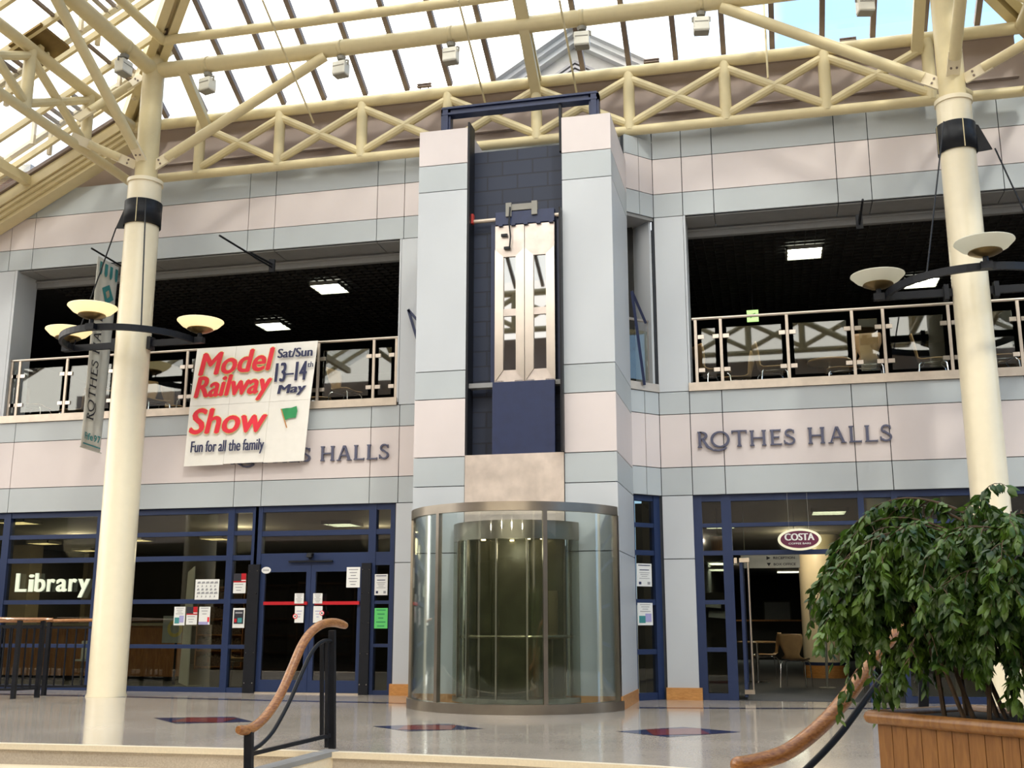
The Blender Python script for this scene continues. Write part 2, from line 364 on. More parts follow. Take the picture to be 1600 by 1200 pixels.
for i in range(1, 5):
    e = offset_edge(0.32 * i); z = -0.17 * i
    mb = MB(); mb.prism([(9, 15), (-18, 15)] + e, flat, z - 0.17, z)
    step = struct(mb.build('floor', 'step_stone', smooth=0)) if i < 4 else None
    if step: step['label'] = 'stone step below the terrazzo landing'
for i in range(0, 4):
    e0 = offset_edge(0.32 * i + 0.025); e1 = offset_edge(0.32 * i - 0.06); z = -0.17 * i
    mb = MB()
    for k in range(len(e0) - 1):
        a, b_, c_, d_ = e0[k], e0[k + 1], e1[k + 1], e1[k]
        vs = [(*p, z - 0.045) for p in (a, b_, c_, d_)] + [(*p, z + 0.004) for p in (a, b_, c_, d_)]
        mb.add(vs, [(0, 3, 2, 1), (4, 5, 6, 7), (0, 1, 5, 4), (1, 2, 6, 5), (2, 3, 7, 6), (3, 0, 4, 7)])
    struct(mb.build('trim_1', 'step_nosing', smooth=0))
mb = MB(); mb.box(-22, 12, -16, 9.2, LOW - 0.1, LOW); struct(mb.build('floor', 'terrazzo', smooth=0))
mb = MB()
a = at_y(519, 1171, 9.03); b_ = a + (at_y(408, 1200, 8.3) - a) * 1.7
mb.bar(a + Vector((0, 0, -0.02)), b_ + Vector((0, 0, -0.02)), 0.15, 0.04); mb.mi(1).bar(a - Vector((-0.0, 0, 0.25)), b_ - Vector((0.0, 0, 0.25)), 0.13, 0.44)
struct(mb.build('kerb', ['soffit_grey', 'step_nosing'], smooth=0))

# ------------------------------------------------------------------ facade
G = 0.006
ZB = [2.86, 3.27, 4.06, 4.40]          # lower fascia: blue, pink, blue
ZU = [7.15, 7.53, 8.11, 8.62]          # upper fascia: blue, pink, blue
JX = [-16.3, -14.8, -12.95, -12.48, -10.65, -10.17, -8.34, -7.86, -6.04, -5.57]
JXR = [-1.07, -0.60, 1.22, 1.70, 3.52, 4.00, 5.85]
g0, g1 = at_y(0, 366, 15.95), at_y(185, 250, 15.95)
gs = (g1.z - g0.z) / (g1.x - g0.x)
gz = lambda x: g0.z + gs * (x - g0.x)            # underside of the eaves gutter on one side
gzr = lambda x: gz(2 * CX - x)                   # and its mirror
def clip(poly, f):
    o = []
    for i in range(len(poly)):
        p, q = poly[i], poly[(i + 1) % len(poly)]; a_, b2 = f(p), f(q)
        if a_ >= 0: o.append(p)
        if (a_ >= 0) != (b2 >= 0):
            t_ = a_ / (a_ - b2); o.append((p[0] + (q[0] - p[0]) * t_, p[1] + (q[1] - p[1]) * t_))
    return o
def roof_clip(poly):
    if max(p[0] for p in poly) <= -10.2: poly = clip(poly, lambda p: gz(p[0]) + 0.2 - p[1])
    elif min(p[0] for p in poly) >= 3.5: poly = clip(poly, lambda p: gzr(p[0]) + 0.2 - p[1])
    return poly
def panel(mb, x0, x1, z0, z1, y=FY, th=0.05, roofclip=True):
    poly = [(x0 + G, z0 + G), (x1 - G, z0 + G), (x1 - G, z1 - G), (x0 + G, z1 - G)]
    if roofclip:
        poly = roof_clip(poly)
    if len(poly) >= 3: mb.prism(poly, lambda u, v, d: (u, d, v), y, y + th)
# dark backing behind the open joints
mb = MB()
for (x0, x1, z0, z1) in ((-16.3, -5.0, 2.86, 4.40), (-16.3, -5.0, 7.15, 8.62), (-1.52, 5.85, 2.86, 4.40), (-1.52, 5.85, 7.15, 8.62), (-5.62, -5.0, 0, 8.62), (-1.52, -1.08, 0, 8.62), (-16.3, -12.82, 4.4, 7.15), (-1.56, -1.50, 0, 8.4)):
    poly = [(x0, z0), (x1, z0), (x1, z1), (x0, z1)]
    for xa, xb in ((x0, min(x1, -10.2)), (max(x0, -10.2), min(x1, 3.6)), (max(x0, 3.6), x1)):
        if xb - xa < 0.01: continue
        pp = roof_clip([(xa, z0), (xb, z0), (xb, z1), (xa, z1)])
        if len(pp) > 2: mb.prism(pp, lambda u, v, d: (u, d, v), FY + 0.03, FY + 0.14)
wall = struct(mb.build('wall_front', 'joint_dark', smooth=0))
for zz, nm in ((ZB, 'cladding_lower'), (ZU, 'cladding_upper')):
    for k, mm in enumerate(('panel_blue', 'panel_pink', 'panel_blue')):
        mb = MB()
        for seq in (JX, JXR):
            for x0, x1 in zip(seq[:-1], seq[1:]): panel(mb, x0, x1, zz[k], zz[k + 1])
        panel(mb, -5.57, -5.02, zz[k], zz[k + 1]); panel(mb, -1.52, -1.07, zz[k], zz[k + 1])
        mb.build('cladding', mm, wall, 0)
mb = MB()
for x0, x1 in ((-5.60, -5.02), (-1.52, -1.07)):
    for z0, z1 in ((0.0, 1.95), (1.95, 2.86), (4.40, 7.15)): panel(mb, x0, x1, z0, z1)
panel(mb, -16.3, -12.80, 4.40, 7.15)
mb.box(-12.80, -12.75, FY, FY + 0.55, 4.4, 7.15)
# reveals of the two piers
for x0, x1 in ((-5.63, -5.60), (-1.07, -1.04)):
    mb.box(x0, x1, FY, FY + 0.5, 4.45, 7.15)
mb.build('cladding', 'panel_pale', wall, 0)
# render above the cladding, behind the lattice truss
mb = MB()
for xa, xb in ((-16, -10.35), (-10.35, 3.9), (3.9, 9)):
    pp = roof_clip([(xa, 8.6), (xb, 8.6), (xb, 9.66), (xa, 9.66)])
    if len(pp) > 2: mb.prism(pp, lambda u, v, d: (u, d, v), FY + 0.18, FY + 0.30)
mb.box(-10.7, -10.3, FY + 0.1, FY + 0.2, 8.3, 8.9)
mb.box(-10.5, 3.9, FY + 0.10, FY + 0.18, 8.93, 8.96)
mb.box(-10.5, 3.9, FY - 0.02, FY + 0.35, 9.62, 9.70)
struct(mb.build('wall_front_upper', 'upper_render', smooth=0))
# chamfers beside the lift piers (45 degrees), mirrored about x = -3.27
def chamfer(sx):
    X = lambda x: x if sx > 0 else -6.54 - x
    P0, P1 = Vector((X(-1.90), 15.62, 0)), Vector((X(-1.52), 16.0, 0)); d = (P1 - P0); n_ = Vector((d.y, -d.x, 0)).normalized() * (1 if sx > 0 else -1)
    if n_.y > 0: n_ = -n_
    fn = lambda u, v, dd: tuple(P0 + d * u + Vector((0, 0, v)) - n_ * dd)
    root = MB(); root.prism([(0, 2.86), (1, 2.86), (1, 4.4), (0, 4.4)], fn, 0.03, 0.1); root.prism([(0, 7.15), (1, 7.15), (1, 8.41), (0, 8.41)], fn, 0.03, 0.1)
    w_ = struct(root.build('chamfer_wall', 'joint_dark', smooth=0))
    for zz in (ZB, ZU):
        for k, mm in enumerate(('panel_blue', 'panel_pink', 'panel_blue')):
            for u0, u1 in ((0.012, 0.49), (0.51, 0.99)):
                mb = MB(); mb.prism([(u0, zz[k] + G), (u1, zz[k] + G), (u1, min(8.42, zz[k + 1]) - G), (u0, min(8.42, zz[k + 1]) - G)], fn, 0, 0.05)
                mb.build('cladding', mm, w_, 0)
    mb = MB(); mb.prism([(0, 4.40), (1, 4.40), (1, 4.52), (0, 4.52)], fn, -0.02, 0.3); mb.build('sill', 'sill_metal', w_, 0)
    mb = MB(); mb.prism([(0, 7.10), (1, 7.10), (1, 7.15), (0, 7.15)], fn, 0.02, 0.5); mb.build('soffit', 'soffit_grey', w_, 0)
    # narrow blue window at ground level
    mb = MB()
    for u0, u1 in ((0.0, 0.13), (0.78, 1.0)): mb.prism([(u0, 0), (u1, 0), (u1, 2.86), (u0, 2.86)], fn, 0.05, 0.16)
    for z0, z1 in ((0, 0.10), (0.62, 0.69), (1.30, 1.38), (2.0, 2.07), (2.40, 2.46), (2.78, 2.86)): mb.prism([(0.1, z0), (0.85, z0), (0.85, z1), (0.1, z1)], fn, 0.06, 0.15)
    fr = struct(mb.build('window_3', 'frame_blue', smooth=0))
    mb = MB(); mb.prism([(0.1, 0.05), (0.85, 0.05), (0.85, 2.82), (0.1, 2.82)], fn, 0.10, 0.11); mb.build('pane', 'glass_shop', fr, 0)
    return fn
chf = chamfer(1); chf2 = chamfer(-1)
# piers either side of the lift: panelled fronts, wooden plinths
def lift_pier(x0, x1, label):
    t = thing('lift_pier', label, 'pier', ((x0 + x1) / 2, 14.8, 0), 'panelled piers of the lift')
    mb = MB(); mb.box(x0 + 0.04, x1 - 0.04, 13.99, 15.6, 0, 7.93); mb.build('core', 'joint_dark', t, 0)
    rows = [(0.0, 1.95, 'panel_pale'), (1.95, 2.83, 'panel_pale'), (2.83, 3.225, 'panel_blue'), (3.225, 4.02, 'panel_pink'), (4.02, 4.41, 'panel_blue'), (4.41, 7.03, 'panel_pale'), (7.03, 7.43, 'panel_blue'), (7.43, 7.97, 'panel_pink')]
    for z0, z1, mm in rows:
        for q in ((x0, x1, 13.95, 14.0), (x0, x0 + 0.045, 14.012, 15.6), (x1 - 0.045, x1, 14.012, 15.6)):
            MB().box(*q, z0 + G, z1 - G).build('cladding', mm, t, 0)
    mb = MB(); mb.box(x0 - 0.012, x1 + 0.012, 13.93, 15.6, 0, 0.165); mb.build('plinth', 'wood_orange', t, 0)
    return t
lift_pier(-4.645, -3.93, 'pale panelled pier between the show banner and the lift doors')
lift_pier(-2.57, -1.885, 'pale panelled pier between the lift and the cafe entrance')
for x0, x1 in ((-5.63, -5.02), (-1.53, -1.03)):
    mb = MB(); mb.box(x0, x1, FY - 0.035, FY + 0.3, 0, 0.165); struct(mb.build('baseboard_front', 'wood_orange', smooth=0))
# sills and soffits of the two upper openings
for x0, x1 in ((-12.8, -5.62), (-1.07, 5.85)):
    mb = MB(); mb.box(x0, x1, FY - 0.03, FY + 0.18, 4.40, 4.515); mb.box(x0, x1, FY - 0.035, FY - 0.028, 4.395, 4.52); struct(mb.build('trim_2', 'sill_metal', smooth=0))
    mb = MB()
    xs = [x0] + [j for j in JX + JXR if x0 + 0.1 < j < x1 - 0.1] + [x1]
    for a, c in zip(xs[:-1], xs[1:]): mb.box(a + 0.006, c - 0.006, FY + 0.05, FY + 0.55, 7.13, 7.16)
    mb.box(x0, x1, FY + 0.06, FY + 0.56, 7.165, 7.4)
    struct(mb.build('trim_3', 'soffit_grey', smooth=0))
    mb = MB(); mb.tube((x0, FY + 0.52, 7.09), (x1, FY + 0.52, 7.09), 0.022); mb.box(x0, x1, FY + 0.53, FY + 0.62, 6.98, 7.14)
    struct(mb.build('trim_4', 'soffit_grey', smooth=0))

# ------------------------------------------------------------------ rooms behind the facade
def room(nm, x0, x1, y0, y1, z0, z1, fl, wl, cl):
    mb = MB(); mb.box(x0, x1, y0, y1, z0 - 0.05, z0); struct(mb.build('floor', fl, smooth=0))
    mb = MB(); mb.box(x0, x1, y0 + (0.38 if z0 > 1 else 0), y1, z1, z1 + 0.05); struct(mb.build('ceiling', cl, smooth=0))
    for w_, a in (('wall_left', (x0 - 0.1, x0, y0, y1)), ('wall_right', (x1, x1 + 0.1, y0, y1)), ('wall_back', (x0, x1, y1, y1 + 0.1))):
        mb = MB(); mb.box(*a, z0, z1); struct(mb.build(w_, wl, smooth=0))
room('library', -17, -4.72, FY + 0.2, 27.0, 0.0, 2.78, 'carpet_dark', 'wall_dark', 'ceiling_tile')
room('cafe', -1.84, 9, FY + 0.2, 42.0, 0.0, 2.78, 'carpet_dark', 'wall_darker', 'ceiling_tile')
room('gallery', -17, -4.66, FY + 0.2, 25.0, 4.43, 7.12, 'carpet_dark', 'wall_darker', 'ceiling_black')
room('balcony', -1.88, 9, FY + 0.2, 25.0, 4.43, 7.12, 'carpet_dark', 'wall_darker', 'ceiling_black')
# open black lattice of the upper ceilings
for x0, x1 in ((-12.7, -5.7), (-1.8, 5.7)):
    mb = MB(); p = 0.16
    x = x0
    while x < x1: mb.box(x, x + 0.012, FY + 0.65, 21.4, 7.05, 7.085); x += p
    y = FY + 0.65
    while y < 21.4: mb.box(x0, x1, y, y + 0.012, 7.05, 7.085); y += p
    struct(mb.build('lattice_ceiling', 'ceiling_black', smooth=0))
# masonry mass between and behind, so no sky shows through
mb = MB(); mb.box(-5.02, -1.53, 16.0, 16.3, 7.6, 8.62)
struct(mb.build('shaft_wall', 'panel_blue', smooth=0))

# ------------------------------------------------------------------ the entrance side of the hall, behind and above the camera
mb = MB(); mb.box(-22, 12, -16.2, -16, LOW, 3.5); struct(mb.build('wall_back', 'wall_dark', smooth=0))
mb = MB(); mb.box(-22, 12, -16, 1.0, 3.5, 3.7); struct(mb.build('ceiling', 'soffit_grey', smooth=0))  # unseen slab, added to shade the planter and foreground
mb = MB(); mb.box(-22, 12, 0.9, 1.1, 3.5, 8.34); struct(mb.build('entrance_wall', 'upper_render', smooth=0))
dlab = ('added fill downlight over the entrance steps, library end of the row', 'second added fill downlight over the entrance steps from the library end', 'third added fill downlight over the entrance steps from the library end', 'added fill downlight over the entrance steps, cafe end of the row')
for i, x in enumerate((-7.5, -4.6, -2.0, 0.8)):  # unseen row of lights, added to brighten the step risers
    t = thing('entrance_fill_fitting', dlab[i], 'downlight', (x, 0.4 - 0.9, 3.47), 'added entrance fill lights')
    MB().lathe([(0.001, 3.46), (0.07, 3.46), (0.07, 3.47)], x, -0.5, 16).build('diffuser', 'lamp_spot', t, 60); MB().lathe([(0.07, 3.455), (0.10, 3.455), (0.10, 3.5)], x, -0.5, 20).build('frame', 'flood_grey', t, 60)
    ld = bpy.data.lights.new('entrance_fill', 'POINT'); ld.energy = 150; ld.color = (1.0, 0.87, 0.66); ld.shadow_soft_size = 0.06; lo = bpy.data.objects.new('entrance_fill', ld); COL.objects.link(lo); lo.location = (x, -0.5, 3.40)
mb = MB(); mb.box(-22.2, -22, -16, 16, LOW, 5.0); struct(mb.build('wall_left', 'wall_dark', smooth=0))
mb = MB(); mb.box(12, 12.2, -16, 16, LOW, 5.0); struct(mb.build('wall_right', 'wall_dark', smooth=0))

# ------------------------------------------------------------------ roof: truss ring, hips, bars, glass
LX, RX, NY, SY = -10.5, 3.9, 15.75, 1.35
MX, MY = CX, (NY + SY) / 2
SLOPE, ZE = 0.55, 9.78
PITCH = 1.475
def truss(label, a, b, n, group):
    """lattice truss of tubes from a to b (xy), chords at 8.52 and 9.52"""
    a, b = Vector((*a, 0)), Vector((*b, 0)); d = (b - a).normalized(); mid = (a + b) / 2
    t = thing('lattice_truss', label, 'truss', (a + b) / 2, group)
    z0, z1 = 8.515, 9.515
    m_ = MB().tube(a + Vector((0, 0, z0)), b + Vector((0, 0, z0)), 0.078, seg=16); m_.build('bottom_chord', 'steel_cream', t)
    m_ = MB().tube(a + Vector((0, 0, z1)), b + Vector((0, 0, z1)), 0.092, seg=16); m_.build('top_chord', 'steel_cream', t)
    P_ = [mid + d * PITCH * k for k in range(-n, n + 1)]
    for p in P_:
        MB().tube(p + Vector((0, 0, z0)), p + Vector((0, 0, z1 - 0.03)), 0.09, seg=12).build('vertical_post', 'steel_cream', t)
    for k, (p, q) in enumerate(zip(P_[:-1], P_[1:])):
        p, q = (p, q) 
        for e0, e1 in ((z0, z1), (z1, z0)):
            u = p + Vector((0, 0, e0 + (0.1 if e0 == z0 else -0.12))); v = q + Vector((0, 0, e1 + (0.1 if e1 == z0 else -0.12)))
            MB().tube(u, v, 0.068, seg=10).build('diagonal', 'steel_cream', t)
    return t
gp = 'cream tubular trusses under the glass roof'
front_truss = truss('cream tubular lattice truss running along the wall above the lift', (LX, NY), (RX, NY), 4, gp)
truss('cream lattice truss running forward from the wall beside the library column', (LX, SY), (LX, NY), 4, gp)
truss('cream lattice truss running forward from the wall beside the cafe column', (RX, SY), (RX, NY), 4, gp)
truss('cream lattice truss across the entrance side of the hall, seen in reflections', (LX, SY), (RX, SY), 4, gp)
# small clips along the top chord of the front truss
for px, py in ((663, 136), (1018, 98), (1325, 65)):
    p = at_y(px, py, NY - 0.02); m_ = MB()
    for dx in (-0.07, 0.07): m_.tube(p + Vector((dx, 0, -0.03)), p + Vector((dx, 0, 0.05)), 0.012, seg=6)
    m_.box(p.x - 0.12, p.x + 0.12, p.y - 0.03, p.y + 0.03, p.z + 0.0, p.z + 0.02); m_.box(p.x - 0.12, p.x + 0.12, p.y - 0.02, p.y + 0.02, p.z + 0.045, p.z + 0.06)
    m_.build('clip', 'bar_brown', front_truss, 0)

roof = thing('roof_frame', 'cream steel frame of tubes and hips carrying the glass roof', 'roof frame', (MX, MY, 9.78))
H2 = 7.2
def hip(sx, sy):
    a = Vector((MX + sx * 7.55, MY + sy * 7.55, ZE - SLOPE * 0.35 + 0.02)); b = Vector((MX + sx * 0.2, MY + sy * 0.2, ZE + SLOPE * 7.0))
    m_ = MB(); d = (b - a).normalized(); up = Vector((0, 0, 1)); x = d.cross(up).normalized(); y = x.cross(d)
    c = (a + b) / 2; L_ = (b - a).length / 2
    m_.obox(c + x * 0.11, d * L_, x * 0.07, y * 0.13); m_.obox(c - x * 0.11, d * L_, x * 0.07, y * 0.13); m_.obox(c + y * 0.06, d * L_, x * 0.05, y * 0.05)
    m_.build('hip_beam', 'steel_cream', roof, 0)
for sx, sy in ((-1, 1), (1, 1), (-1, -1), (1, -1)): hip(sx, sy)
# purlin tubes: one big, one slim ring
for off, r, zc in ((0.88, 0.128, 10.02), (1.25, 0.078, 10.33)):
    h = H2 - off
    for p, q in (((-h, h), (h, h)), ((-h, -h), (-h, h)), ((h, -h), (h, h))):
        MB().tube((MX + p[0], MY + p[1], zc), (MX + q[0], MY + q[1], zc), r, seg=18).build('purlin', 'steel_cream', roof)
for off in (3.2, 5.2):
    h = H2 - off; zc = ZE + SLOPE * off - 0.12
    for p, q in (((-h, h), (h, h)), ((-h, -h), (-h, h)), ((h, -h), (h, h))):
        MB().tube((MX + p[0], MY + p[1], zc), (MX + q[0], MY + q[1], zc), 0.08, seg=10).build('purlin', 'steel_cream', roof)
# lower purlins of the two side roofs
for sx in (-1, 1):
    for o_ in (1.9, 3.4):
        x = MX + sx * (H2 + o_); z = ZE - SLOPE * o_ - 0.10
        MB().bar((x, SY, z), (x, NY + 0.1, z), 0.14, 0.16).build('purlin', 'steel_cream', roof, 0)
# short rafters from the big tube back to the truss
for x in (-9.05, -3.30, 2.45):
    MB().bar((x, 14.80, 9.98), (x, NY, 9.30), 0.16, 0.10).build('rafter_stub', 'steel_cream', roof, 0)
MB().bar((-3.30, 14.2, 10.42), (-3.30, NY - 0.05, 9.50), 0.20, 0.06).build('rafter_stub', 'steel_cream', roof, 0)
for (a, c) in (((410, 0), (490, 192)), ((716, 0), (758, 160)), ((874, 0), (901, 146)), ((1193, 0), (1200, 122))):
    q = at_y(*c, 15.5); p = at_x(*a, q.x)
    MB().tube(p, q, 0.016, seg=8).build('drop_rod', 'steel_cream', roof)
# glazing bars (light painted in: backlit brown in front, sunlit cream at the sides)
zpl = lambda o_: ZE + SLOPE * o_
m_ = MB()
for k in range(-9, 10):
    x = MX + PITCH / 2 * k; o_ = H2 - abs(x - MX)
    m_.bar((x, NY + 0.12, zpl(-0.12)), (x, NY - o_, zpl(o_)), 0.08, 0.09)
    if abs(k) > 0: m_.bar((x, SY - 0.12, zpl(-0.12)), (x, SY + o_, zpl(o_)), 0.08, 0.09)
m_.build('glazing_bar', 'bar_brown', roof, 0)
for sx in (-1, 1):
    m_ = MB()
    for k in range(-9, 10):
        y = MY + PITCH / 2 * k; o_ = H2 - abs(y - MY)
        m_.bar((MX + sx * (H2 + 4.2), y, zpl(-4.2)), (MX + sx * (H2 - o_), y, zpl(o_)), 0.06, 0.10)
    m_.build('glazing_bar', 'steel_cream', roof, 0)
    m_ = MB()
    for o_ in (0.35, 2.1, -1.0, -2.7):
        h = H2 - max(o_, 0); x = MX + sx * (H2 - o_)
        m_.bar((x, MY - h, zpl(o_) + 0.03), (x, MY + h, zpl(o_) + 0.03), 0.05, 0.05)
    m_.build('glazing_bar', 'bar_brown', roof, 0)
dz = Vector((0, 0, 0.05))
A = [Vector((MX - H2, NY, ZE)), Vector((MX + H2, NY, ZE)), Vector((MX, MY, zpl(H2))), Vector((MX - H2, SY, ZE)), Vector((MX + H2, SY, ZE))]
ex = lambda sx, y: Vector((MX + sx * (H2 + 4.2), y, zpl(-4.2)))
MB().add([A[0] + dz, A[1] + dz, A[2] + dz], [(0, 1, 2)]).build('glass_pane', 'glass_roof', roof, 0)
MB().add([A[3] + dz, A[4] + dz, A[2] + dz], [(0, 1, 2)]).build('glass_pane', 'glass_roof', roof, 0)
for sx, i, j in ((-1, 0, 3), (1, 1, 4)):
    MB().add([A[i] + dz, A[2] + dz, A[j] + dz, ex(sx, SY) + dz, ex(sx, NY) + dz], [(0, 1, 2), (0, 2, 3, 4)]).build('glass_pane', 'glass_roof', roof, 0)
# eaves gutters running down along the facade
for sx, lab in ((-1, 'library'), (1, 'cafe')):
    X = lambda x: x if sx < 0 else 2 * CX - x
    t = thing('eaves_gutter', f'stepped cream eaves gutter sloping down the wall over the {lab} side', 'gutter', (X(-12.5), 15.6, gz(-12.5)), 'sloping eaves gutters')
    d = Vector((X(-15.0) - X(-10.55), 0, gz(-15.0) - gz(-10.55))); n_ = Vector((-d.z, 0, d.x)).normalized()
    if n_.z < 0: n_ = -n_
    for nm, o0, o1, y0, y1, mm in (('lip', 0.0, 0.07, 15.72, 15.98, 'steel_cream'), ('lip', 0.075, 0.14, 15.66, 15.98, 'steel_cream'), ('lip', 0.145, 0.20, 15.61, 15.98, 'steel_cream'), ('seal', 0.20, 0.215, 15.63, 15.98, 'red_plastic'), ('trough', 0.215, 0.40, 15.57, 15.98, 'steel_cream'), ('capping', 0.41, 0.47, 15.52, 16.1, 'bar_brown')):
        p = Vector((X(-10.55), (y0 + y1) / 2, gz(-10.55))) + n_ * (o0 + o1) / 2
        MB().obox(p + d / 2, d / 2, Vector((0, (y1 - y0) / 2, 0)), n_ * (o1 - o0) / 2).build(nm, mm, t, 0)

# ------------------------------------------------------------------ columns with masts, struts and collars
def column(cx, r, label, side, full=True):
    cy = 14.87 if full else 2.23
    t = thing('column', label, 'column', (cx, cy, 0), 'round cream columns carrying the roof')
    MB().lathe([(0.001, 0), (r * 1.06, 0), (r * 1.06, 0.01), (r, 0.05), (r * 0.96, 8.0), (r * 1.04, 8.0), (r * 1.04, 8.06), (r * 0.8, 8.07), (0.001, 8.07)], cx, cy, 40).build('shaft', 'column_paint', t, 50)
    MB().lathe([(0.178, 8.05), (0.178, 10.25), (0.12, 10.26), (0.12, 10.6), (0.001, 10.6)], cx, cy, 28).build('mast', 'steel_cream', t, 50)
    sy = 1 if full else -1
    def strut(a, b, rr, plates=True):
        a, b = Vector(a), Vector(b); d = (b - a).normalized()
        s_ = MB().tube(a + d * 0.30, b - d * (0.25 if plates == 2 else 0.0), rr, seg=12).build('strut', 'steel_cream', t)
        x = d.cross(Vector((0, 1, 0))); x.normalize(); y = x.cross(d)
        q = MB(); q.mi(0).obox(a + d * 0.22, d * 0.19, x * rr * 1.05, y * 0.02)
        q.mi(1)
        for i in (-1, 1):
            for j in (-1, 1): q.tube(a + d * (0.24 + 0.08 * i) + x * j * rr * 0.45 - y * 0.035, a + d * (0.24 + 0.08 * i) + x * j * rr * 0.45 + y * 0.035, 0.016, seg=6)
        if plates == 2: q.mi(0).obox(b - d * 0.15, d * 0.17, x * rr * 1.05, y * 0.02)
        q.build('bolt_plate', ['column_paint', 'bar_brown'], s_, 0)
    m_ = Vector((cx, cy, 8.30)); s = side
    strut(m_ + Vector((-0.10 * s, 0, 0)), (cx - s * 3.06, cy - 0.02 * sy, 9.90), 0.082)          # up to the front purlin
    strut(m_ + Vector((0, -0.12 * sy, 0.05)), (cx, cy - sy * 2.62, 9.84), 0.082)                   # forward to the side purlin
    if full:
        tx = LX if s < 0 else RX
        strut(m_ + Vector((s * 0.14, -0.05, 0.03)), (tx, 14.12, 8.60), 0.07, 2)
        strut((cx + s * 0.14, cy - 0.05, 9.93), (tx, 14.20, 8.95), 0.07, 2)
        strut(m_ + Vector((0.05 * s, 0.1, 0.03)), (cx + s * 0.4, NY, 8.55), 0.06, False)
        # black collar with fins
        c_ = MB().lathe([(r * 1.03, 7.28), (r * 1.03, 7.68)], cx, cy, 40).build('collar', 'metal_black', t, 60)
        md = c_.modifiers.new('solid', 'SOLIDIFY'); md.thickness = 0.02; md.offset = 0
        for ang in FINS[side]:
            a = R(ang); u = Vector((math.cos(a), math.sin(a), 0)); w_ = Vector((-u.y, u.x, 0)) * 0.008; c0 = Vector((cx, cy, 0))
            f = MB(); tri = [c0 + u * r * 0.98 + Vector((0, 0, 7.69)), c0 + u * r * 0.98 + Vector((0, 0, 7.28)), c0 + u * (r + 0.20) + Vector((0, 0, 7.30)), c0 + u * (r + 0.05) + Vector((0, 0, 7.67))]
            f.add([p - w_ for p in tri] + [p + w_ for p in tri], [(0, 1, 2, 3), (7, 6, 5, 4), (0, 4, 5, 1), (1, 5, 6, 2), (2, 6, 7, 3), (3, 7, 4, 0)]); f.build('fin', 'metal_black', c_, 0)
        sm = MB()
        for ang in (-78, 70, 190): a = R(ang); sm.box(cx + r * 1.06 * math.cos(a) - 0.006, cx + r * 1.06 * math.cos(a) + 0.006, cy + r * 1.06 * math.sin(a) - 0.006, cy + r * 1.06 * math.sin(a) + 0.006, 7.28, 7.68)
        sm.build('seam', 'steel_cream', c_, 0)
    return t
COLLAR = {-1: (180, -52, 52), 1: (0, -128, 128)}
FINS = {-1: (180, 100), 1: (0, 80)}
column(-9.62, 0.275, 'round cream column standing in front of the library window', -1)
column(2.73, 0.238, 'round cream column behind the weeping fig', 1)
column(-9.62, 0.26, 'round cream column at the entrance end, library side', -1, False)
column(2.73, 0.26, 'round cream column at the entrance end, cafe side', 1, False)

# uplighter frames hung round the two columns
def uplighter(cx, side, label):
    cy, zr, rr = 14.87, 5.33, 1.06
    t = thing('uplighter_ring', label, 'light fitting', (cx, cy, zr), 'black half ring uplighters on the columns')
    pts = [(cx + rr * math.cos(R(a)), cy + rr * math.sin(R(a))) for a in range(180, 361, 6)]
    f = MB()
    for p, q in zip(pts[:-1], pts[1:]):
        for k in (1,):
            a, b_ = Vector((*p, zr)), Vector((*q, zr)); f.bar(a, b_ + (b_ - a) * 0.05, 0.05, 0.095)
    f.build('arc', 'metal_black', t, 0)
    f = MB()
    for s in (-1, 1): f.bar((cx + s * 0.2, cy, zr), (cx + s * (rr + 0.03), cy, zr), 0.05, 0.10); f.box(cx + s * 0.31 - 0.03, cx + s * 0.31 + 0.03, cy - 0.07, cy + 0.07, zr - 0.1, zr + 0.1)
    f.build('crossbar', 'metal_black', t, 0)
    for ang in COLLAR[side]:
        a = R(ang); r0 = 0.45
        rt = 0.47 if ang in (0, 180) else 0.30
        top = Vector((cx + rt * math.cos(a), cy + rt * math.sin(a), 7.31 if ang in (0, 180) else 7.66))
        if math.sin(a) > 0.1: continue
        end = Vector((cx + rr * math.cos(a), cy + rr * math.sin(a), zr + 0.03))
        MB().tube(top, end, 0.011, seg=6).build('suspension_cable', 'metal_black', t)
    br = Vector((0, 0, 0))
    for bx, by in ((cx - rr - 0.1, cy - 0.02), (cx + rr + 0.1, cy - 0.02), (cx, cy - rr - 0.05)):
        z = zr + 0.07
        b = MB().lathe([(0.02, z + 0.085), (0.10, z + 0.085), (0.19, z + 0.105), (0.28, z + 0.15), (0.345, z + 0.215), (0.355, z + 0.225), (0.352, z + 0.235), (0.33, z + 0.222), (0.27, z + 0.165), (0.18, z + 0.12), (0.02, z + 0.10)], bx, by, 40).build('bowl', 'bowl_lit' if side < 0 else 'bowl', t, 50)
        MB().lathe([(0.02, z + 0.035), (0.07, z + 0.04), (0.13, z + 0.06), (0.20, z + 0.095), (0.195, z + 0.108), (0.02, z + 0.09)], bx, by, 32).build('dish', 'brass_dish', b, 50)
        q = MB(); q.tube((bx, by, z - 0.10), (bx, by, z + 0.05), 0.035, seg=10); q.box(bx - 0.07, bx + 0.07, by - 0.05, by + 0.05, z - 0.12, z - 0.03)
        q.bar((bx, by, z - 0.07), (bx + (cx - bx) * 0.12, by + (cy - by) * 0.12, z - 0.07), 0.06, 0.05); q.build('bracket', 'metal_black', b, 0)
    return t
uplighter(-9.62, -1, 'black half ring uplighter with warmly lit bowls around the library column')
uplighter(2.73, 1, 'black half ring uplighter with unlit pale bowls around the cafe column')

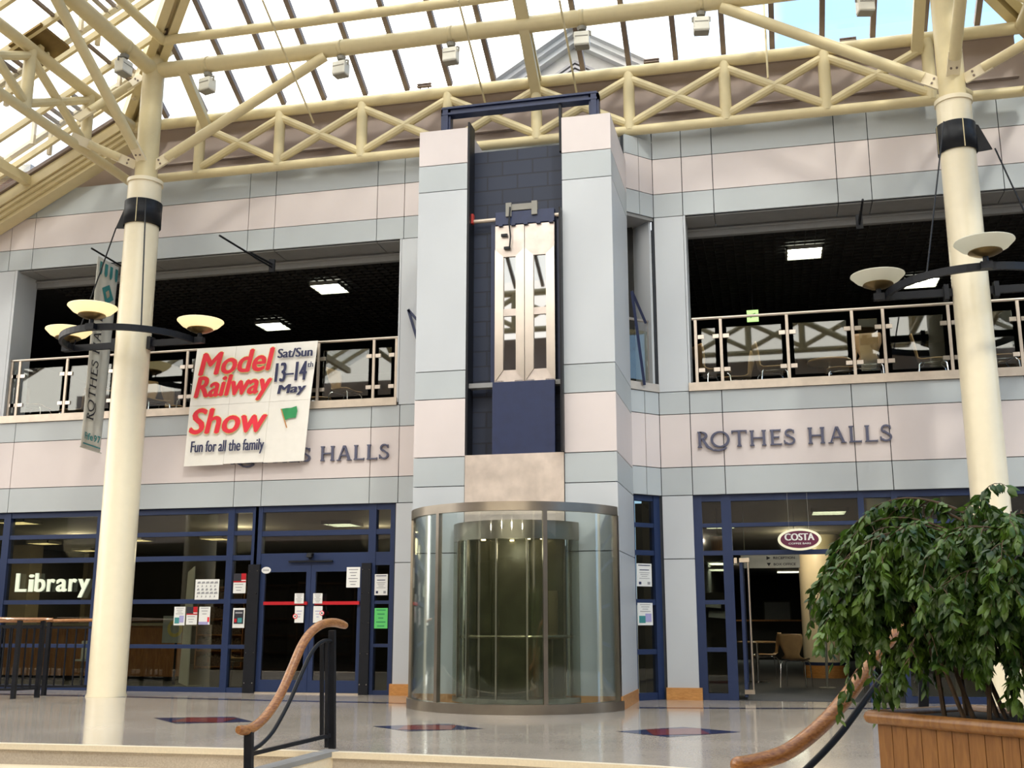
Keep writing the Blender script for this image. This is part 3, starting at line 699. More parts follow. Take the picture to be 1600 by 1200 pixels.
# floodlights hung from the big purlin
fl = thing('floodlight', 'x', 'floodlight', (0, 0, 0), 'white floodlights clamped to the roof tube')
q = MB(); q.lathe([(0.134, -0.035), (0.134, 0.035)], 0, 0, 28); q.v = [(z, x, y + 0.33) for x, y, z in q.v]; cl = q.build('clamp', 'steel_cream', fl, 60); md = cl.modifiers.new('s', 'SOLIDIFY'); md.thickness = 0.02
q = MB(); q.tube((0, 0, 0.12), (0, 0, 0.22), 0.03, seg=10); q.lathe([(0.001, 0.17), (0.075, 0.17), (0.06, 0.12), (0.001, 0.12)], 0, 0, 16); q.bar((-0.12, 0, 0.10), (0.12, 0, 0.10), 0.03, 0.012); q.bar((-0.125, 0, 0.10), (-0.125, 0, 0.02), 0.03, 0.012); q.bar((0.125, 0, 0.10), (0.125, 0, 0.02), 0.03, 0.012); q.build('yoke', 'flood_grey', fl, 0)
q = MB(); q.box(-0.115, 0.115, -0.09, 0.09, -0.15, 0.07); hs = q.build('housing', 'flood_white', fl, 0, bevel=0.02)
MB().box(-0.10, 0.10, -0.096, -0.09, -0.02, -0.008).build('badge_strip', 'flood_grey', hs, 0); MB().box(-0.105, 0.105, -0.08, 0.08, -0.162, -0.148).build('lens', 'flood_grey', hs, 0)
names = ['white floodlight on the roof tube just beside the library column mast', 'second white floodlight along the roof tube from the library column', 'white floodlight on the roof tube above the lift pier by the banner', 'white floodlight on the roof tube in front of the outdoor gable', 'white floodlight on the roof tube next to the cafe column strut', 'white floodlight on the roof tube just beside the cafe column']
for i, x in enumerate((-8.62, -6.29, -4.47, -2.41, -0.63, 1.68)):
    place(fl, i > 0, (x, 14.87, 9.69), R((-14, -8, -3, 3, 8, 12)[i]), names[i])
place(fl, True, (-9.62, 14.03, 9.69), R(80), 'white floodlight hung from the side tube beside the mast of the library column')

# ------------------------------------------------------------------ outside, seen through the roof glass
# white gable with louvred vent
t = thing('gable_roof', 'white gable with a louvred vent seen outside through the roof', 'gable', (-3.5, 21, 11), kind=None)
gp_ = lambda u, v, d: (u, d, v)
ap = (-3.55, 13.42); sl = 0.62
tri = lambda o_, zb: [(ap[0] - (ap[1] - o_ - zb) / sl, zb), (ap[0] + (ap[1] - o_ - zb) / sl, zb), (ap[0], ap[1] - o_)]
MB().prism(tri(0.35, 10.2), gp_, 21.0, 24.0).build('gable_face', 'outdoor_grey', t, 0)
m_ = MB()
for s in (-1, 1):
    for o0, o1, y0, y1 in ((0.0, 0.16, 20.5, 24), (0.16, 0.26, 20.65, 24), (0.26, 0.38, 20.8, 24)):
        L_ = 5.0
        m_.prism([(ap[0], ap[1] - o1), (ap[0] + s * L_, ap[1] - o1 - L_ * sl), (ap[0] + s * L_, ap[1] - o0 - L_ * sl), (ap[0], ap[1] - o0)], gp_, y0, y1)
m_.build('bargeboard', 'outdoor_white', t, 0)
m_ = MB()
for i in range(6):
    o_ = 0.72 + i * 0.11
    for s in (-1, 1): m_.prism([(ap[0], ap[1] - o_ - 0.06), (ap[0] + s * 1.6, ap[1] - o_ - 0.06 - 1.6 * sl), (ap[0] + s * 1.6, ap[1] - o_ - 1.6 * sl), (ap[0], ap[1] - o_)], gp_, 20.9, 21.0)
m_.build('louvre', 'ink_grey', t, 0)
# brick building and slatted walkways outside over the library side
t = thing('brick_building', 'red brick building seen outside through the side roof glass', 'building', (-28, 30, 4))
MB().box(-36, -22.3, 28, 36, 4, 14.85).build('brick_wall', 'red_brick', t, 0)
MB().box(-36.3, -22.0, 27.7, 36, 14.85, 15.1).build('parapet', 'outdoor_grey', t, 0)
for i, (y, x0, x1) in enumerate(((15.1, -16.5, -9.6), (13.6, -17.0, -8.6), (12.1, -17.5, -7.6), (10.6, -18, -6.6))):
    t = thing('roof_walkway', ('first', 'second', 'third', 'fourth')[i] + ' slatted cream walkway outside on the glass, counting from the wall', 'walkway', (x0, y, zpl(0)), 'slatted walkways on the outside of the roof')
    zz = lambda x: zpl(x - LX) + 0.40
    for s, w_ in ((-0.26, 0.07), (0.26, 0.12)):
        MB().bar((x0, y + s, zz(x0)), (x1, y + s, zz(x1)), w_, 0.06).build('rail', 'outdoor_cream', t, 0)
    m_ = MB(); n = int((x1 - x0) / 0.13)
    for k in range(n):
        x = x0 + k * 0.13
        if (k // 6) % 2 == i % 2: m_.bar((x, y - 0.26, zz(x)), (x, y + 0.26, zz(x)), 0.06, 0.05)
    m_.build('slat', 'bar_brown', t, 0)
    m_ = MB()
    for k in range(0, n, 12):
        x = x0 + (k + 6 * (i % 2)) * 0.13; m_.box(x - 0.03, x + 0.03, y - 0.25, y - 0.19, zz(x) - 0.5, zz(x)); m_.box(x - 0.03, x + 0.03, y + 0.19, y + 0.25, zz(x) - 0.5, zz(x))
    m_.build('stand', 'outdoor_cream', t, 0)
# brown plate with a lamp bracket under the side roof
t = thing('roof_hatch', 'brown hatch plate in the side roof glass with a bracket below', 'hatch', (-11.5, 12.3, 9.2))
dr_ = ray(62, 72); kk = (zpl(0) - 0.03 - EYE.z + SLOPE * (EYE.x - LX)) / (dr_.z - SLOPE * dr_.x); c = EYE + dr_ * kk
MB().obox(c, (0.26, 0, 0.26 * SLOPE), (0, 0.36, 0), (0, 0, 0.02)).build('plate', 'brass_dish', t, 0)
q = MB(); q.box(c.x - 0.05, c.x + 0.05, c.y - 0.05, c.y + 0.05, c.z - 0.2, c.z); q.tube(c + Vector((-0.12, 0, -0.16)), c + Vector((0.14, 0.05, -0.12)), 0.03, seg=8); q.tube(c + Vector((0, -0.12, -0.14)), c + Vector((0, 0.12, -0.18)), 0.025, seg=8); q.build('bracket', 'steel_cream', t, 0)

# ------------------------------------------------------------------ balustrades
def balustrade(label, posts, x0, x1, extra_end=True):
    t = thing('balustrade', label, 'balustrade', ((x0 + x1) / 2, FY + 0.06, 4.515), 'steel and glass balustrades of the upper floor')
    y = FY + 0.07
    MB().tube((x0, y, 5.515), (x1, y, 5.515), 0.024, seg=12).build('handrail', 'stainless', t)
    for x in posts: MB().bar((x, y, 4.5), (x, y, 5.50), 0.042, 0.03, up=(0, 1, 0)).build('post', 'sill_metal', t, 0)
    for p, q in zip(posts[:-1], posts[1:]):
        if q - p > 2.0: continue
        g_ = MB().box(p + 0.085, q - 0.085, y - 0.006, y + 0.006, 4.59, 5.36).build('glass_pane', 'glass_rail', t, 0)
        for x in (p + 0.075, q - 0.075):
            for z in (4.72, 5.23): MB().box(x - 0.045, x + 0.045, y - 0.02, y + 0.02, z - 0.03, z + 0.03).build('clamp', 'stainless', g_, 0)
    return t
balustrade('steel and glass balustrade above the library, partly behind the show banner', [-12.72, -12.56, -11.63, -10.69, -10.22, -9.35, -8.34, -7.86, -7.0, -6.05, -5.67], -12.75, -5.64)
balustrade('steel and glass balustrade above the cafe entrance', [-0.95, -0.58, 0.38, 1.3, 1.73, 2.62, 3.54, 4.02, 4.95], -1.0, 5.8)
t = thing('short_balustrade', 'short steel and glass balustrade in the narrow chamfered opening', 'balustrade', (*chf(0.5, 0, 0)[:2], 4.5))
MB().tube(chf(0.02, 5.52, 0.15), chf(0.98, 5.52, 0.15), 0.022).build('handrail', 'stainless', t)
for u in (0.0, 0.93): MB().tube(chf(u, 4.5, 0.15), chf(u, 5.5, 0.15), 0.018).build('post', 'sill_metal', t)
MB().prism([(0.08, 4.6), (0.86, 4.6), (0.86, 5.36), (0.08, 5.36)], chf, 0.145, 0.155).build('glass_pane', 'glass_rail', t, 0)
MB().prism([(0.90, 4.5), (0.98, 4.5), (0.98, 7.15), (0.90, 7.15)], chf, 0.06, 0.5).build('jamb', 'panel_pale', t, 0)
# blue triangular brackets on both sides of the lift
for sx, lab in ((1, 'navy triangular tube bracket beside the narrow opening next to the cafe'), (-1, 'navy triangular tube bracket poking out beside the pier near the show banner')):
    X = lambda x: x if sx > 0 else -6.62 - x
    P_ = [Vector((X(-1.83), 15.55, 5.86)), Vector((X(-1.66), 15.78, 5.42)), Vector((X(-1.70), 15.75, 4.47))]
    if sx < 0: P_ = [at_y(638, 484, 15.9), at_y(658, 507, 15.9), at_y(650, 530, 15.9) + Vector((0.0, 0, -0.9))]; P_[2] = P_[0] + (at_y(651, 527, 15.9) - P_[0]) * 2.2
    t = thing('wall_bracket', lab, 'bracket', P_[0], 'navy triangular brackets')
    MB().bar(P_[0], P_[1], 0.04, 0.03, up=(0, 1, 0)).build('short_arm', 'paint_navy', t, 0)
    MB().bar(P_[0], P_[2], 0.04, 0.03, up=(0, 1, 0)).build('long_arm', 'paint_navy', t, 0)

# ------------------------------------------------------------------ blue shop windows and doors
FYW = FY + 0.06
def frame(nm, x0, x1, vs, hs, sub=None):
    """vs: (x, width) mullions; hs: (z, height) transoms across x0..x1 or given span"""
    m_ = MB()
    for x, w in vs: m_.box(x - w / 2, x + w / 2, FYW - 0.01, FYW + 0.11, 0, 2.86)
    for h in hs:
        z, hh = h[0], h[1]; a, c = (h[2], h[3]) if len(h) > 2 else (x0, x1)
        m_.box(a, c, FYW, FYW + 0.10, z - hh / 2, z + hh / 2)
    fr = struct(m_.build(nm, 'frame_blue', smooth=0)); return fr
wl = frame('window_1', -16, -7.95, [(-15.9, 0.1), (-14.2, 0.12), (-12.50, 0.13), (-10.73, 0.13), (-8.38, 0.11), (-7.96, 0.10)], [(2.82, 0.10), (2.45, 0.07), (2.06, 0.08), (1.385, 0.07), (0.69, 0.06), (0.03, 0.09)])
MB().box(-16, -8.0, FYW + 0.05, FYW + 0.06, 0.05, 2.8).build('pane', 'glass_shop', wl, 0)
wd = frame('window_2', -7.95, -5.63, [(-7.90, 0.12), (-5.99, 0.12), (-5.66, 0.07)], [(2.82, 0.10), (2.43, 0.08), (2.02, 0.20), (1.36, 0.05, -5.95, -5.66), (0.72, 0.05, -5.95, -5.66), (0.03, 0.07, -5.95, -5.66)])
MB().box(-7.9, -5.66, FYW + 0.05, FYW + 0.06, 2.1, 2.8).build('pane', 'glass_shop', wd, 0)
MB().box(-5.95, -5.68, FYW + 0.05, FYW + 0.06, 0.05, 2.0).build('pane', 'glass_shop', wd, 0)
m_ = MB()
for x0, x1 in ((-8.02, -7.83), (-6.13, -5.98)): m_.box(x0, x1, FYW - 0.06, FYW + 0.0, 0.0, 1.95)
m_.mi(1)
for x in (-7.99, -7.86, -6.11, -6.0):
    for z in (0.15, 0.6, 1.05, 1.5, 1.85): m_.box(x - 0.008, x + 0.008, FYW - 0.068, FYW - 0.058, z - 0.008, z + 0.008)
m_.build('jamb_guard', ['metal_black', 'chrome'], wd, 0)
def leaf(nm, x0, x1, hinge):
    d = MB(); y0, y1 = FYW - 0.005, FYW + 0.05
    d.box(x0, x0 + 0.075, y0, y1, 0.02, 1.93); d.box(x1 - 0.075, x1, y0, y1, 0.02, 1.93); d.box(x0 + 0.075, x1 - 0.075, y0, y1, 0.02, 0.20); d.box(x0 + 0.075, x1 - 0.075, y0, y1, 1.83, 1.93)
    o = struct(d.build(nm, 'frame_blue', smooth=0))
    MB().box(x0 + 0.07, x1 - 0.07, FYW + 0.02, FYW + 0.028, 0.19, 1.84).build('pane', 'glass_door', o, 0)
    MB().box(x0 + 0.09, x1 - 0.03, FYW - 0.05, FYW - 0.01, 1.325, 1.375).build('push_bar', 'bar_red', o, 0)
    return o
leaf('door_1', -7.83, -6.983, 0); leaf('door_2', -6.977, -6.13, 1)
struct(MB().box(-7.95, -6.0, FYW - 0.03, FYW + 0.12, 0.0, 0.018).build('trim_5', 'sill_metal', smooth=0))
m_ = MB(); m_.box(-7.35, -6.62, FYW - 0.05, FYW - 0.01, 1.975, 2.0); m_.lathe([(0.001, 2.05), (0.06, 2.05), (0.045, 2.11), (0.001, 2.12)], -6.99, FYW - 0.06, 16); m_.bar((-7.0, FYW - 0.05, 2.03), (-6.93, FYW - 0.08, 2.11), 0.04, 0.03); m_.build('door_sensor', 'metal_black', wd, 0)
wc = frame('window_4', -1.07, 5.8, [(-1.02, 0.13), (-0.61, 0.14), (1.25, 0.08), (1.70, 0.08), (3.52, 0.12), (5.7, 0.12)], [(2.82, 0.10), (2.425, 0.055), (2.03, 0.065), (1.34, 0.06, -1.0, -0.62), (0.685, 0.06, -1.0, -0.62), (0.04, 0.10, -1.0, -0.62), (1.34, 0.06, 1.7, 5.7), (0.685, 0.06, 1.7, 5.7), (0.04, 0.10, 1.7, 5.7)])
MB().box(-1.0, 5.7, FYW + 0.05, FYW + 0.06, 2.05, 2.8).build('pane', 'glass_shop', wc, 0)
MB().box(-0.97, -0.66, FYW + 0.05, FYW + 0.06, 0.06, 2.0).build('pane', 'glass_shop', wc, 0)
MB().box(1.72, 5.7, FYW + 0.05, FYW + 0.06, 0.06, 2.0).build('pane', 'glass_shop', wc, 0)
# cafe door leaf folded open, with its long chrome handle
d = MB()
for y in (FYW + 0.12, FYW + 0.92): d.box(-0.46, -0.415, y, y + 0.07, 0.04, 1.95)
for z0, z1 in ((0.04, 0.2), (1.85, 1.95)): d.box(-0.46, -0.415, FYW + 0.19, FYW + 0.92, z0, z1)
dd = struct(d.build('door_3', 'frame_blue', smooth=0))
MB().box(-0.443, -0.435, FYW + 0.18, FYW + 0.93, 0.19, 1.86).build('pane', 'glass_door', dd, 0)
m_ = MB()
m_.tube((-0.34, FYW + 0.14, 0.12), (-0.34, FYW + 0.14, 1.93), 0.018, seg=10)
for z in (0.11, 1.93): m_.box(-0.46, -0.32, FYW + 0.10, FYW + 0.18, z - 0.03, z + 0.03)
m_.box(-0.53, -0.49, FYW + 0.02, FYW + 0.12, 1.88, 1.96); m_.build('handle', 'stainless', dd, 0)

# ------------------------------------------------------------------ the lift
LCX, LCY, LR = -3.27, 14.37, 1.42
def arc(r, a0, a1, n=48, cx=LCX, cy=LCY): return [(cx + r * math.cos(R(a0 + (a1 - a0) * i / n)), cy + r * math.sin(R(a0 + (a1 - a0) * i / n))) for i in range(n + 1)]
def band(mb, r0, r1, z0, z1, a0, a1, n=48, cx=LCX, cy=LCY):
    o_, i_ = arc(r1, a0, a1, n, cx, cy), arc(r0, a0, a1, n, cx, cy); b = []
    vs = [(*p, z0) for p in o_] + [(*p, z1) for p in o_] + [(*p, z0) for p in i_] + [(*p, z1) for p in i_]; k = n + 1; fs = []
    for j in range(n): fs += [(j, j + 1, k + j + 1, k + j), (2 * k + j, 3 * k + j, 3 * k + j + 1, 2 * k + j + 1), (k + j, k + j + 1, 3 * k + j + 1, 3 * k + j), (j, 2 * k + j, 2 * k + j + 1, j + 1)]
    fs += [(0, k, 3 * k, 2 * k), (n, 2 * k + n, 3 * k + n, k + n)]
    return mb.add(vs, fs)
A0, A1 = 180 + 18.0, 360 - 18.0
t = thing('lift_enclosure', 'curved glass enclosure with steel rims around the bottom of the lift', 'lift enclosure', (LCX, LCY, 0))
band(MB(), LR - 0.03, LR + 0.03, 2.39, 2.50, A0, A1).build('top_rim', 'steel_band', t, 40)
band(MB(), LR - 0.06, LR + 0.05, 0.0, 0.115, A0 - 2, A1 + 2).build('base_rim', 'steel_band', t, 40)
edges = [A0, 237.5, 295.0, A1]
for p, q in zip(edges[:-1], edges[1:]):
    band(MB(), LR - 0.006, LR + 0.006, 0.115, 2.39, p + 0.6, q - 0.6, 30).build('glass_pane', 'glass_lift', t, 40)
for a in edges:
    x, y = LCX + LR * math.cos(R(a)), LCY + LR * math.sin(R(a))
    MB().obox((x, y, 1.25), Vector((math.cos(R(a)), math.sin(R(a)), 0)) * 0.03, Vector((-math.sin(R(a)), math.cos(R(a)), 0)) * 0.026, (0, 0, 1.14)).build('mullion', 'steel_band', t, 0)
# the car
ccx, ccy, cr = -3.22, 14.18, 0.88
a0, a1 = 180 + 19, 360 - 19
t = thing('lift_car', 'round lift car with steel head band and dark glass walls', 'lift car', (ccx, ccy, 0.1))
hb = band(MB(), cr - 0.05, cr, 2.08, 2.31, a0, a1, 40, ccx, ccy).build('head_band', 'steel_band', t, 40)
MB().prism(arc(cr - 0.05, a0, a1, 40, ccx, ccy), flat, 2.10, 2.14).build('ceiling', 'lift_inside', t, 0)
MB().prism(arc(cr - 0.04, a0, a1, 40, ccx, ccy), flat, 2.29, 2.31).build('roof', 'stainless', t, 0)
MB().prism(arc(cr, a0, a1, 40, ccx, ccy), flat, 0.09, 0.15).build('car_floor', 'lift_inside', t, 0)
es = [a0, 218, 233, 263, 288, 304, a1]
for p, q in zip(es[:-1], es[1:]): band(MB(), cr - 0.012, cr - 0.002, 0.15, 2.08, p + 0.3, q - 0.3, 14, ccx, ccy).build('glass_pane', 'glass_car', t, 40)
for a in es[1:-1]:
    MB().obox((ccx + cr * math.cos(R(a)), ccy + cr * math.sin(R(a)), 1.11), Vector((math.cos(R(a)), math.sin(R(a)), 0)) * 0.012, Vector((-math.sin(R(a)), math.cos(R(a)), 0)) * 0.01, (0, 0, 0.97)).build('mullion', 'stainless', t, 0)
m_ = MB(); m_.box(-3.9, -2.6, 13.87, 13.90, 0.12, 2.1)
for x in (-3.75, -3.55, -3.05, -2.85): m_.box(x, x + 0.02, 13.85, 13.868, 0.15, 2.08)
m_.build('back_panel', 'lift_inside', t, 0)
MB().sweep([(x, y, 0.885) for x, y in arc(cr - 0.07, a0 + 2, a1 - 2, 30, ccx, ccy)], 0.021, 8).build('handrail', 'stainless', t)
m_ = MB()
for x in (-3.66, -2.72): m_.tube((x, 13.75, 0.13), (x, 13.75, 0.88), 0.012, seg=6)
m_.build('rail_post', 'stainless', t)
for a, rr in ((233, 0.62), (292, 0.62), (308, 0.66), (262, 0.3)):
    x, y = ccx + rr * math.cos(R(a)), ccy + rr * math.sin(R(a)); MB().lathe([(0.001, 2.085), (0.03, 2.085), (0.03, 2.1)], x, y, 12).build('spot_lamp', 'lamp_spot', t)
m_ = MB(); m_.box(-2.78, -2.66, 13.82, 13.87, 0.85, 1.45); m_.build('button_panel', 'stainless', t, 0)
ld = bpy.data.lights.new('lift_lamp', 'POINT'); ld.energy = 3.2; ld.color = (1.0, 0.92, 0.78); ld.shadow_soft_size = 0.12; lo = bpy.data.objects.new('lift_lamp', ld); COL.objects.link(lo); lo.location = (-3.2, 13.62, 1.95)
# lower part of the shaft: steel apron, navy apron, navy block wall, landing doors
t = thing('lift_shaft', 'navy block wall and steel aprons of the lift shaft between the piers', 'lift shaft', (LCX, 14.230, 0))
MB().box(-3.925, -2.575, 14.250, 14.380, 2.3, 7.70).build('back_wall', 'navy_block', t, 0)
MB().box(-3.92, -2.58, 13.930, 13.970, 0.05, 3.235).build('steel_apron', 'stainless_pink', t, 0)
MB().box(-3.555, -2.70, 13.960, 14.020, 3.235, 4.22).build('navy_apron', 'paint_navy', t, 0, bevel=0.004)
MB().box(-3.92, -2.58, 14.030, 14.170, 4.17, 4.235).build('landing_sill', 'soffit_grey', t, 0)
m_ = MB(); m_.box(-3.928, -3.90, 13.956, 14.230, 3.24, 8.05); m_.box(-2.60, -2.572, 13.830, 14.130, 3.24, 6.6); m_.build('side_channel', 'metal_black', t, 0)
m_ = MB(); m_.box(-2.69, -2.60, 14.160, 14.230, 4.24, 6.6); m_.box(-3.63, -3.57, 14.160, 14.230, 4.24, 6.55); m_.build('door_pocket', 'paint_navy', t, 0)
MB().tube((-3.90, 14.13, 6.60), (-3.55, 14.13, 6.60), 0.03, seg=12).build('track_rail', 'sill_metal', t); MB().tube((-2.71, 14.13, 6.60), (-2.58, 14.13, 6.60), 0.03, seg=12).build('track_rail', 'sill_metal', t); MB().box(-3.90, -3.87, 14.07, 14.14, 6.56, 6.70).build('buffer', 'red_plastic', t, 0)
MB().box(-3.55, -2.71, 14.080, 14.170, 6.50, 6.69).build('hanger_plate', 'paint_navy', t, 0, bevel=0.004)
m_ = MB(); m_.box(-3.34, -2.99, 14.07, 14.12, 6.70, 6.79)
for x in (-3.36, -2.99): m_.box(x - 0.035, x + 0.045, 14.05, 14.13, 6.61, 6.81)
m_.build('door_operator', 'flood_grey', t, 0)
for i in range(5): MB().box(-3.50 + i * 0.18, -3.44 + i * 0.18, 14.05, 14.10, 6.475, 6.505).build('hanger_bolt', 'paint_navy', t, 0)
MB().sweep([(-3.33, 14.04, 6.74), (-3.34, 14.03, 6.5), (-3.32, 14.03, 6.3), (-3.34, 14.05, 6.12)], 0.011, 6).build('cable', 'metal_black', t)
for x, z in ((-3.46, 6.32), (-3.42, 6.13)): MB().box(x, x + 0.09, 14.045, 14.08, z, z + 0.035).build('catch', 'metal_black', t, 0)
for nm_, x0, x1 in (('landing_door', -3.555, -3.138), ('landing_door', -3.130, -2.713)):
    fn = lambda u, v, d: (u, d, v)
    w_ = 0.12
    d = MB(); z0, z1 = 4.245, 6.49; zt = 6.03; ch = 0.10
    # flat sheet parts and raised mitred stiles
    d.mi(0).prism([(x0, zt + 0.11), (x0 + w_, zt), (x1 - w_, zt), (x1, zt + 0.11), (x1, z1), (x0, z1)], fn, 14.095, 14.140)
    d.prism([(x0 + w_, 5.175), (x1 - w_, 5.175), (x1 - w_, 5.275), (x0 + w_, 5.275)], fn, 14.095, 14.140)
    d.prism([(x0, z0), (x1, z0), (x1 - w_, 4.41), (x0 + w_, 4.41)], fn, 14.095, 14.140)
    d.mi(1).prism([(x0, z0), (x0 + w_, 4.41), (x0 + w_, zt), (x0, zt + 0.11)], fn, 14.080, 14.140)
    d.prism([(x1, z0), (x1, zt + 0.11), (x1 - w_, zt), (x1 - w_, 4.41)], fn, 14.080, 14.140)
    d.mi(2)
    for x in (x0 + 0.02, x1 - 0.13): d.box(x, x + 0.11, 14.065, 14.100, 4.235, 4.26)
    o = d.build(nm_, ['stainless_pink', 'stainless', 'chrome'], t, 0)
    MB().box(x0 + w_ - 0.01, x1 - w_ + 0.01, 14.115, 14.122, 4.40, 6.04).build('window_pane', 'glass_door', o, 0)
t = thing('portal_frame', 'navy steel portal standing on top of the two lift piers', 'frame', (LCX, 14.1, 7.95))
for x in (-4.28, -2.12):
    m_ = MB(); m_.box(x - 0.07, x + 0.07, 14.02, 14.16, 7.935, 8.32); m_.box(x - 0.04, x + 0.04, 13.99, 14.03, 7.975, 8.3); m_.build('leg', 'paint_navy', t, 0)
m_ = MB(); m_.box(-4.35, -2.05, 14.02, 14.16, 8.22, 8.33); m_.box(-4.33, -2.07, 13.985, 14.03, 8.215, 8.245); m_.box(-4.33, -2.07, 13.985, 14.03, 8.305, 8.335); m_.build('crossbeam', 'paint_navy', t, 0)
m_ = MB(); m_.box(-2.62, -2.585, 14.02, 14.1, 7.5, 8.25); m_.build('side_stay', 'metal_black', t, 0)

# ------------------------------------------------------------------ lettering and signs
FACE = lambda y: (lambda u, v: (u, y, v))
def strokes(ch):
    """capital letter as polygons in a box 0..w x 0..1; returns (w, polys)"""
    T, s = 0.135, 0.05   # stem width, serif
    def stem(x, z0=0.0, z1=1.0, w=T): return [(x - w * .5 - s, z0), (x + w * .5 + s, z0), (x + w * .5 + s * .9, z0 + .045), (x + w * .5, z0 + .11), (x + w * .5, z1 - .11), (x + w * .5 + s * .9, z1 - .045), (x + w * .5 + s, z1), (x - w * .5 - s, z1), (x - w * .5 - s * .9, z1 - .045), (x - w * .5, z1 - .11), (x - w * .5, z0 + .11), (x - w * .5 - s * .9, z0 + .045)]
    def diag(a, b, w0, w1): return [(a[0] - w0 / 2, a[1]), (a[0] + w0 / 2, a[1]), (b[0] + w1 / 2, b[1]), (b[0] - w1 / 2, b[1])]
    def bar(x0, x1, z, h=0.085, serif=1): 
        return [(x0, z - h / 2), (x1 - .03, z - h / 2), (x1, z - h / 2 - .05 * serif), (x1 + .015, z + h / 2 + .04 * serif), (x1 - .03, z + h / 2), (x0, z + h / 2)]
    def ring(cx, cz, rx, rz, w0, w1, a0=0, a1=360, n=30):
        ps = []
        for i in range(n):
            q = []
            for a in (a0 + (a1 - a0) * i / n, a0 + (a1 - a0) * (i + 1) / n):
                w = w1 + (w0 - w1) * abs(math.cos(R(a))); c, s_ = math.cos(R(a)), math.sin(R(a))
                q.append(((cx + rx * c, cz + rz * s_), (cx + (rx - w) * c, cz + (rz - w) * s_)))
            ps.append([q[0][0], q[1][0], q[1][1], q[0][1]])
        return ps
    if ch == 'R': return 0.62, [stem(0.16)] + ring(0.24, 0.745, 0.33, 0.255, T, 0.085, -90, 90, 14) + [[(0.16, 0.915), (0.26, 0.915), (0.26, 1.0), (0.16, 1.0)], [(0.16, 0.49), (0.26, 0.49), (0.26, 0.575), (0.16, 0.575)], [(0.24, 0.53), (0.38, 0.53), (0.62, 0.10), (0.92, -0.20), (0.88, -0.24), (0.50, 0.0)]] + ring(1.10, 0.36, 0.62, 0.62, 0.10, 0.10, 248, 318, 12)
    if ch == 'O': return 1.02, ring(0.51, 0.5, 0.5, 0.52, T, 0.085)
    if ch == 'T': return 0.80, [stem(0.40), [(0.02, 0.915), (0.78, 0.915), (0.78, 1.0), (0.02, 1.0)], [(0.0, 0.80), (0.05, 0.80), (0.08, 0.93), (0.0, 1.0)], [(0.80, 0.80), (0.80, 1.0), (0.72, 0.93), (0.75, 0.80)]]
    if ch == 'H': return 0.95, [stem(0.17), stem(0.78), [(0.17, 0.46), (0.78, 0.46), (0.78, 0.55), (0.17, 0.55)]]
    if ch == 'E': return 0.66, [stem(0.17), bar(0.17, 0.60, 0.955), bar(0.17, 0.52, 0.51), bar(0.17, 0.63, 0.045)]
    if ch == 'S': return 0.62, ring(0.31, 0.745, 0.25, 0.265, 0.09, 0.11, 45, 245, 16) + ring(0.31, 0.265, 0.28, 0.275, 0.10, 0.11, -115, 75, 1) [:0] + ring(0.30, 0.26, 0.285, 0.27, 0.11, 0.10, -150, 70, 16) + [[(0.16, 0.60), (0.22, 0.68), (0.46, 0.46), (0.40, 0.38)], [(0.45, 0.86), (0.53, 0.97), (0.55, 0.74), (0.50, 0.74)], [(0.02, 0.03), (0.0, 0.30), (0.06, 0.30), (0.12, 0.12)]]
    if ch == 'A': return 0.92, [diag((0.14, 0.0), (0.44, 1.0), 0.09, 0.09), diag((0.78, 0.0), (0.48, 1.0), 0.16, 0.12), [(0.26, 0.30), (0.68, 0.30), (0.66, 0.38), (0.28, 0.38)], [(0.0, 0), (0.28, 0), (0.24, 0.05), (0.04, 0.05)], [(0.62, 0), (0.94, 0), (0.90, 0.05), (0.66, 0.05)]]
    if ch == 'L': return 0.70, [stem(0.17), bar(0.17, 0.66, 0.045)]
    return 0.38, []
def wall_letters(label, x_end, z0, cap, words_, x0, y=FY):
    t = thing('wall_lettering', label, 'lettering', ((x0 + x_end) / 2, y - 0.03, z0), 'slate letters on the pink fascia')
    tot = 0; lay = []
    for ch, c_ in words_:
        w, ps = strokes(ch); lay.append((ch, c_, tot, w, ps)); tot += w + 0.085
    k = (x_end - x0) / (tot - 0.085)
    for ch, c_, off, w, ps in lay:
        if not ps: continue
        m_ = MB()
        for i, p in enumerate(ps):
            j = 0.0006 * (i % 5)
            m_.prism([(x0 + (off + u) * k, z0 + v * cap * c_) for u, v in p], lambda u, v, d: (u, d, v), y - 0.045 + j, y - 0.008)
        m_.build('letter', 'letter_slate', t, 0)
RH = [('R', 1), ('O', .97), ('T', 1), ('H', .96), ('E', .96), ('S', .96), (' ', 1), ('H', 1), ('A', 1), ('L', 1), ('L', 1), ('S', 1)]
wall_letters('slate letters reading ROTHES HALLS over the cafe entrance', 1.735, 3.545, 0.235, RH, -0.985)
wall_letters('slate letters reading ROTHES HALLS mostly hidden by the show banner', -5.715, 3.545, 0.235, RH, -8.42)
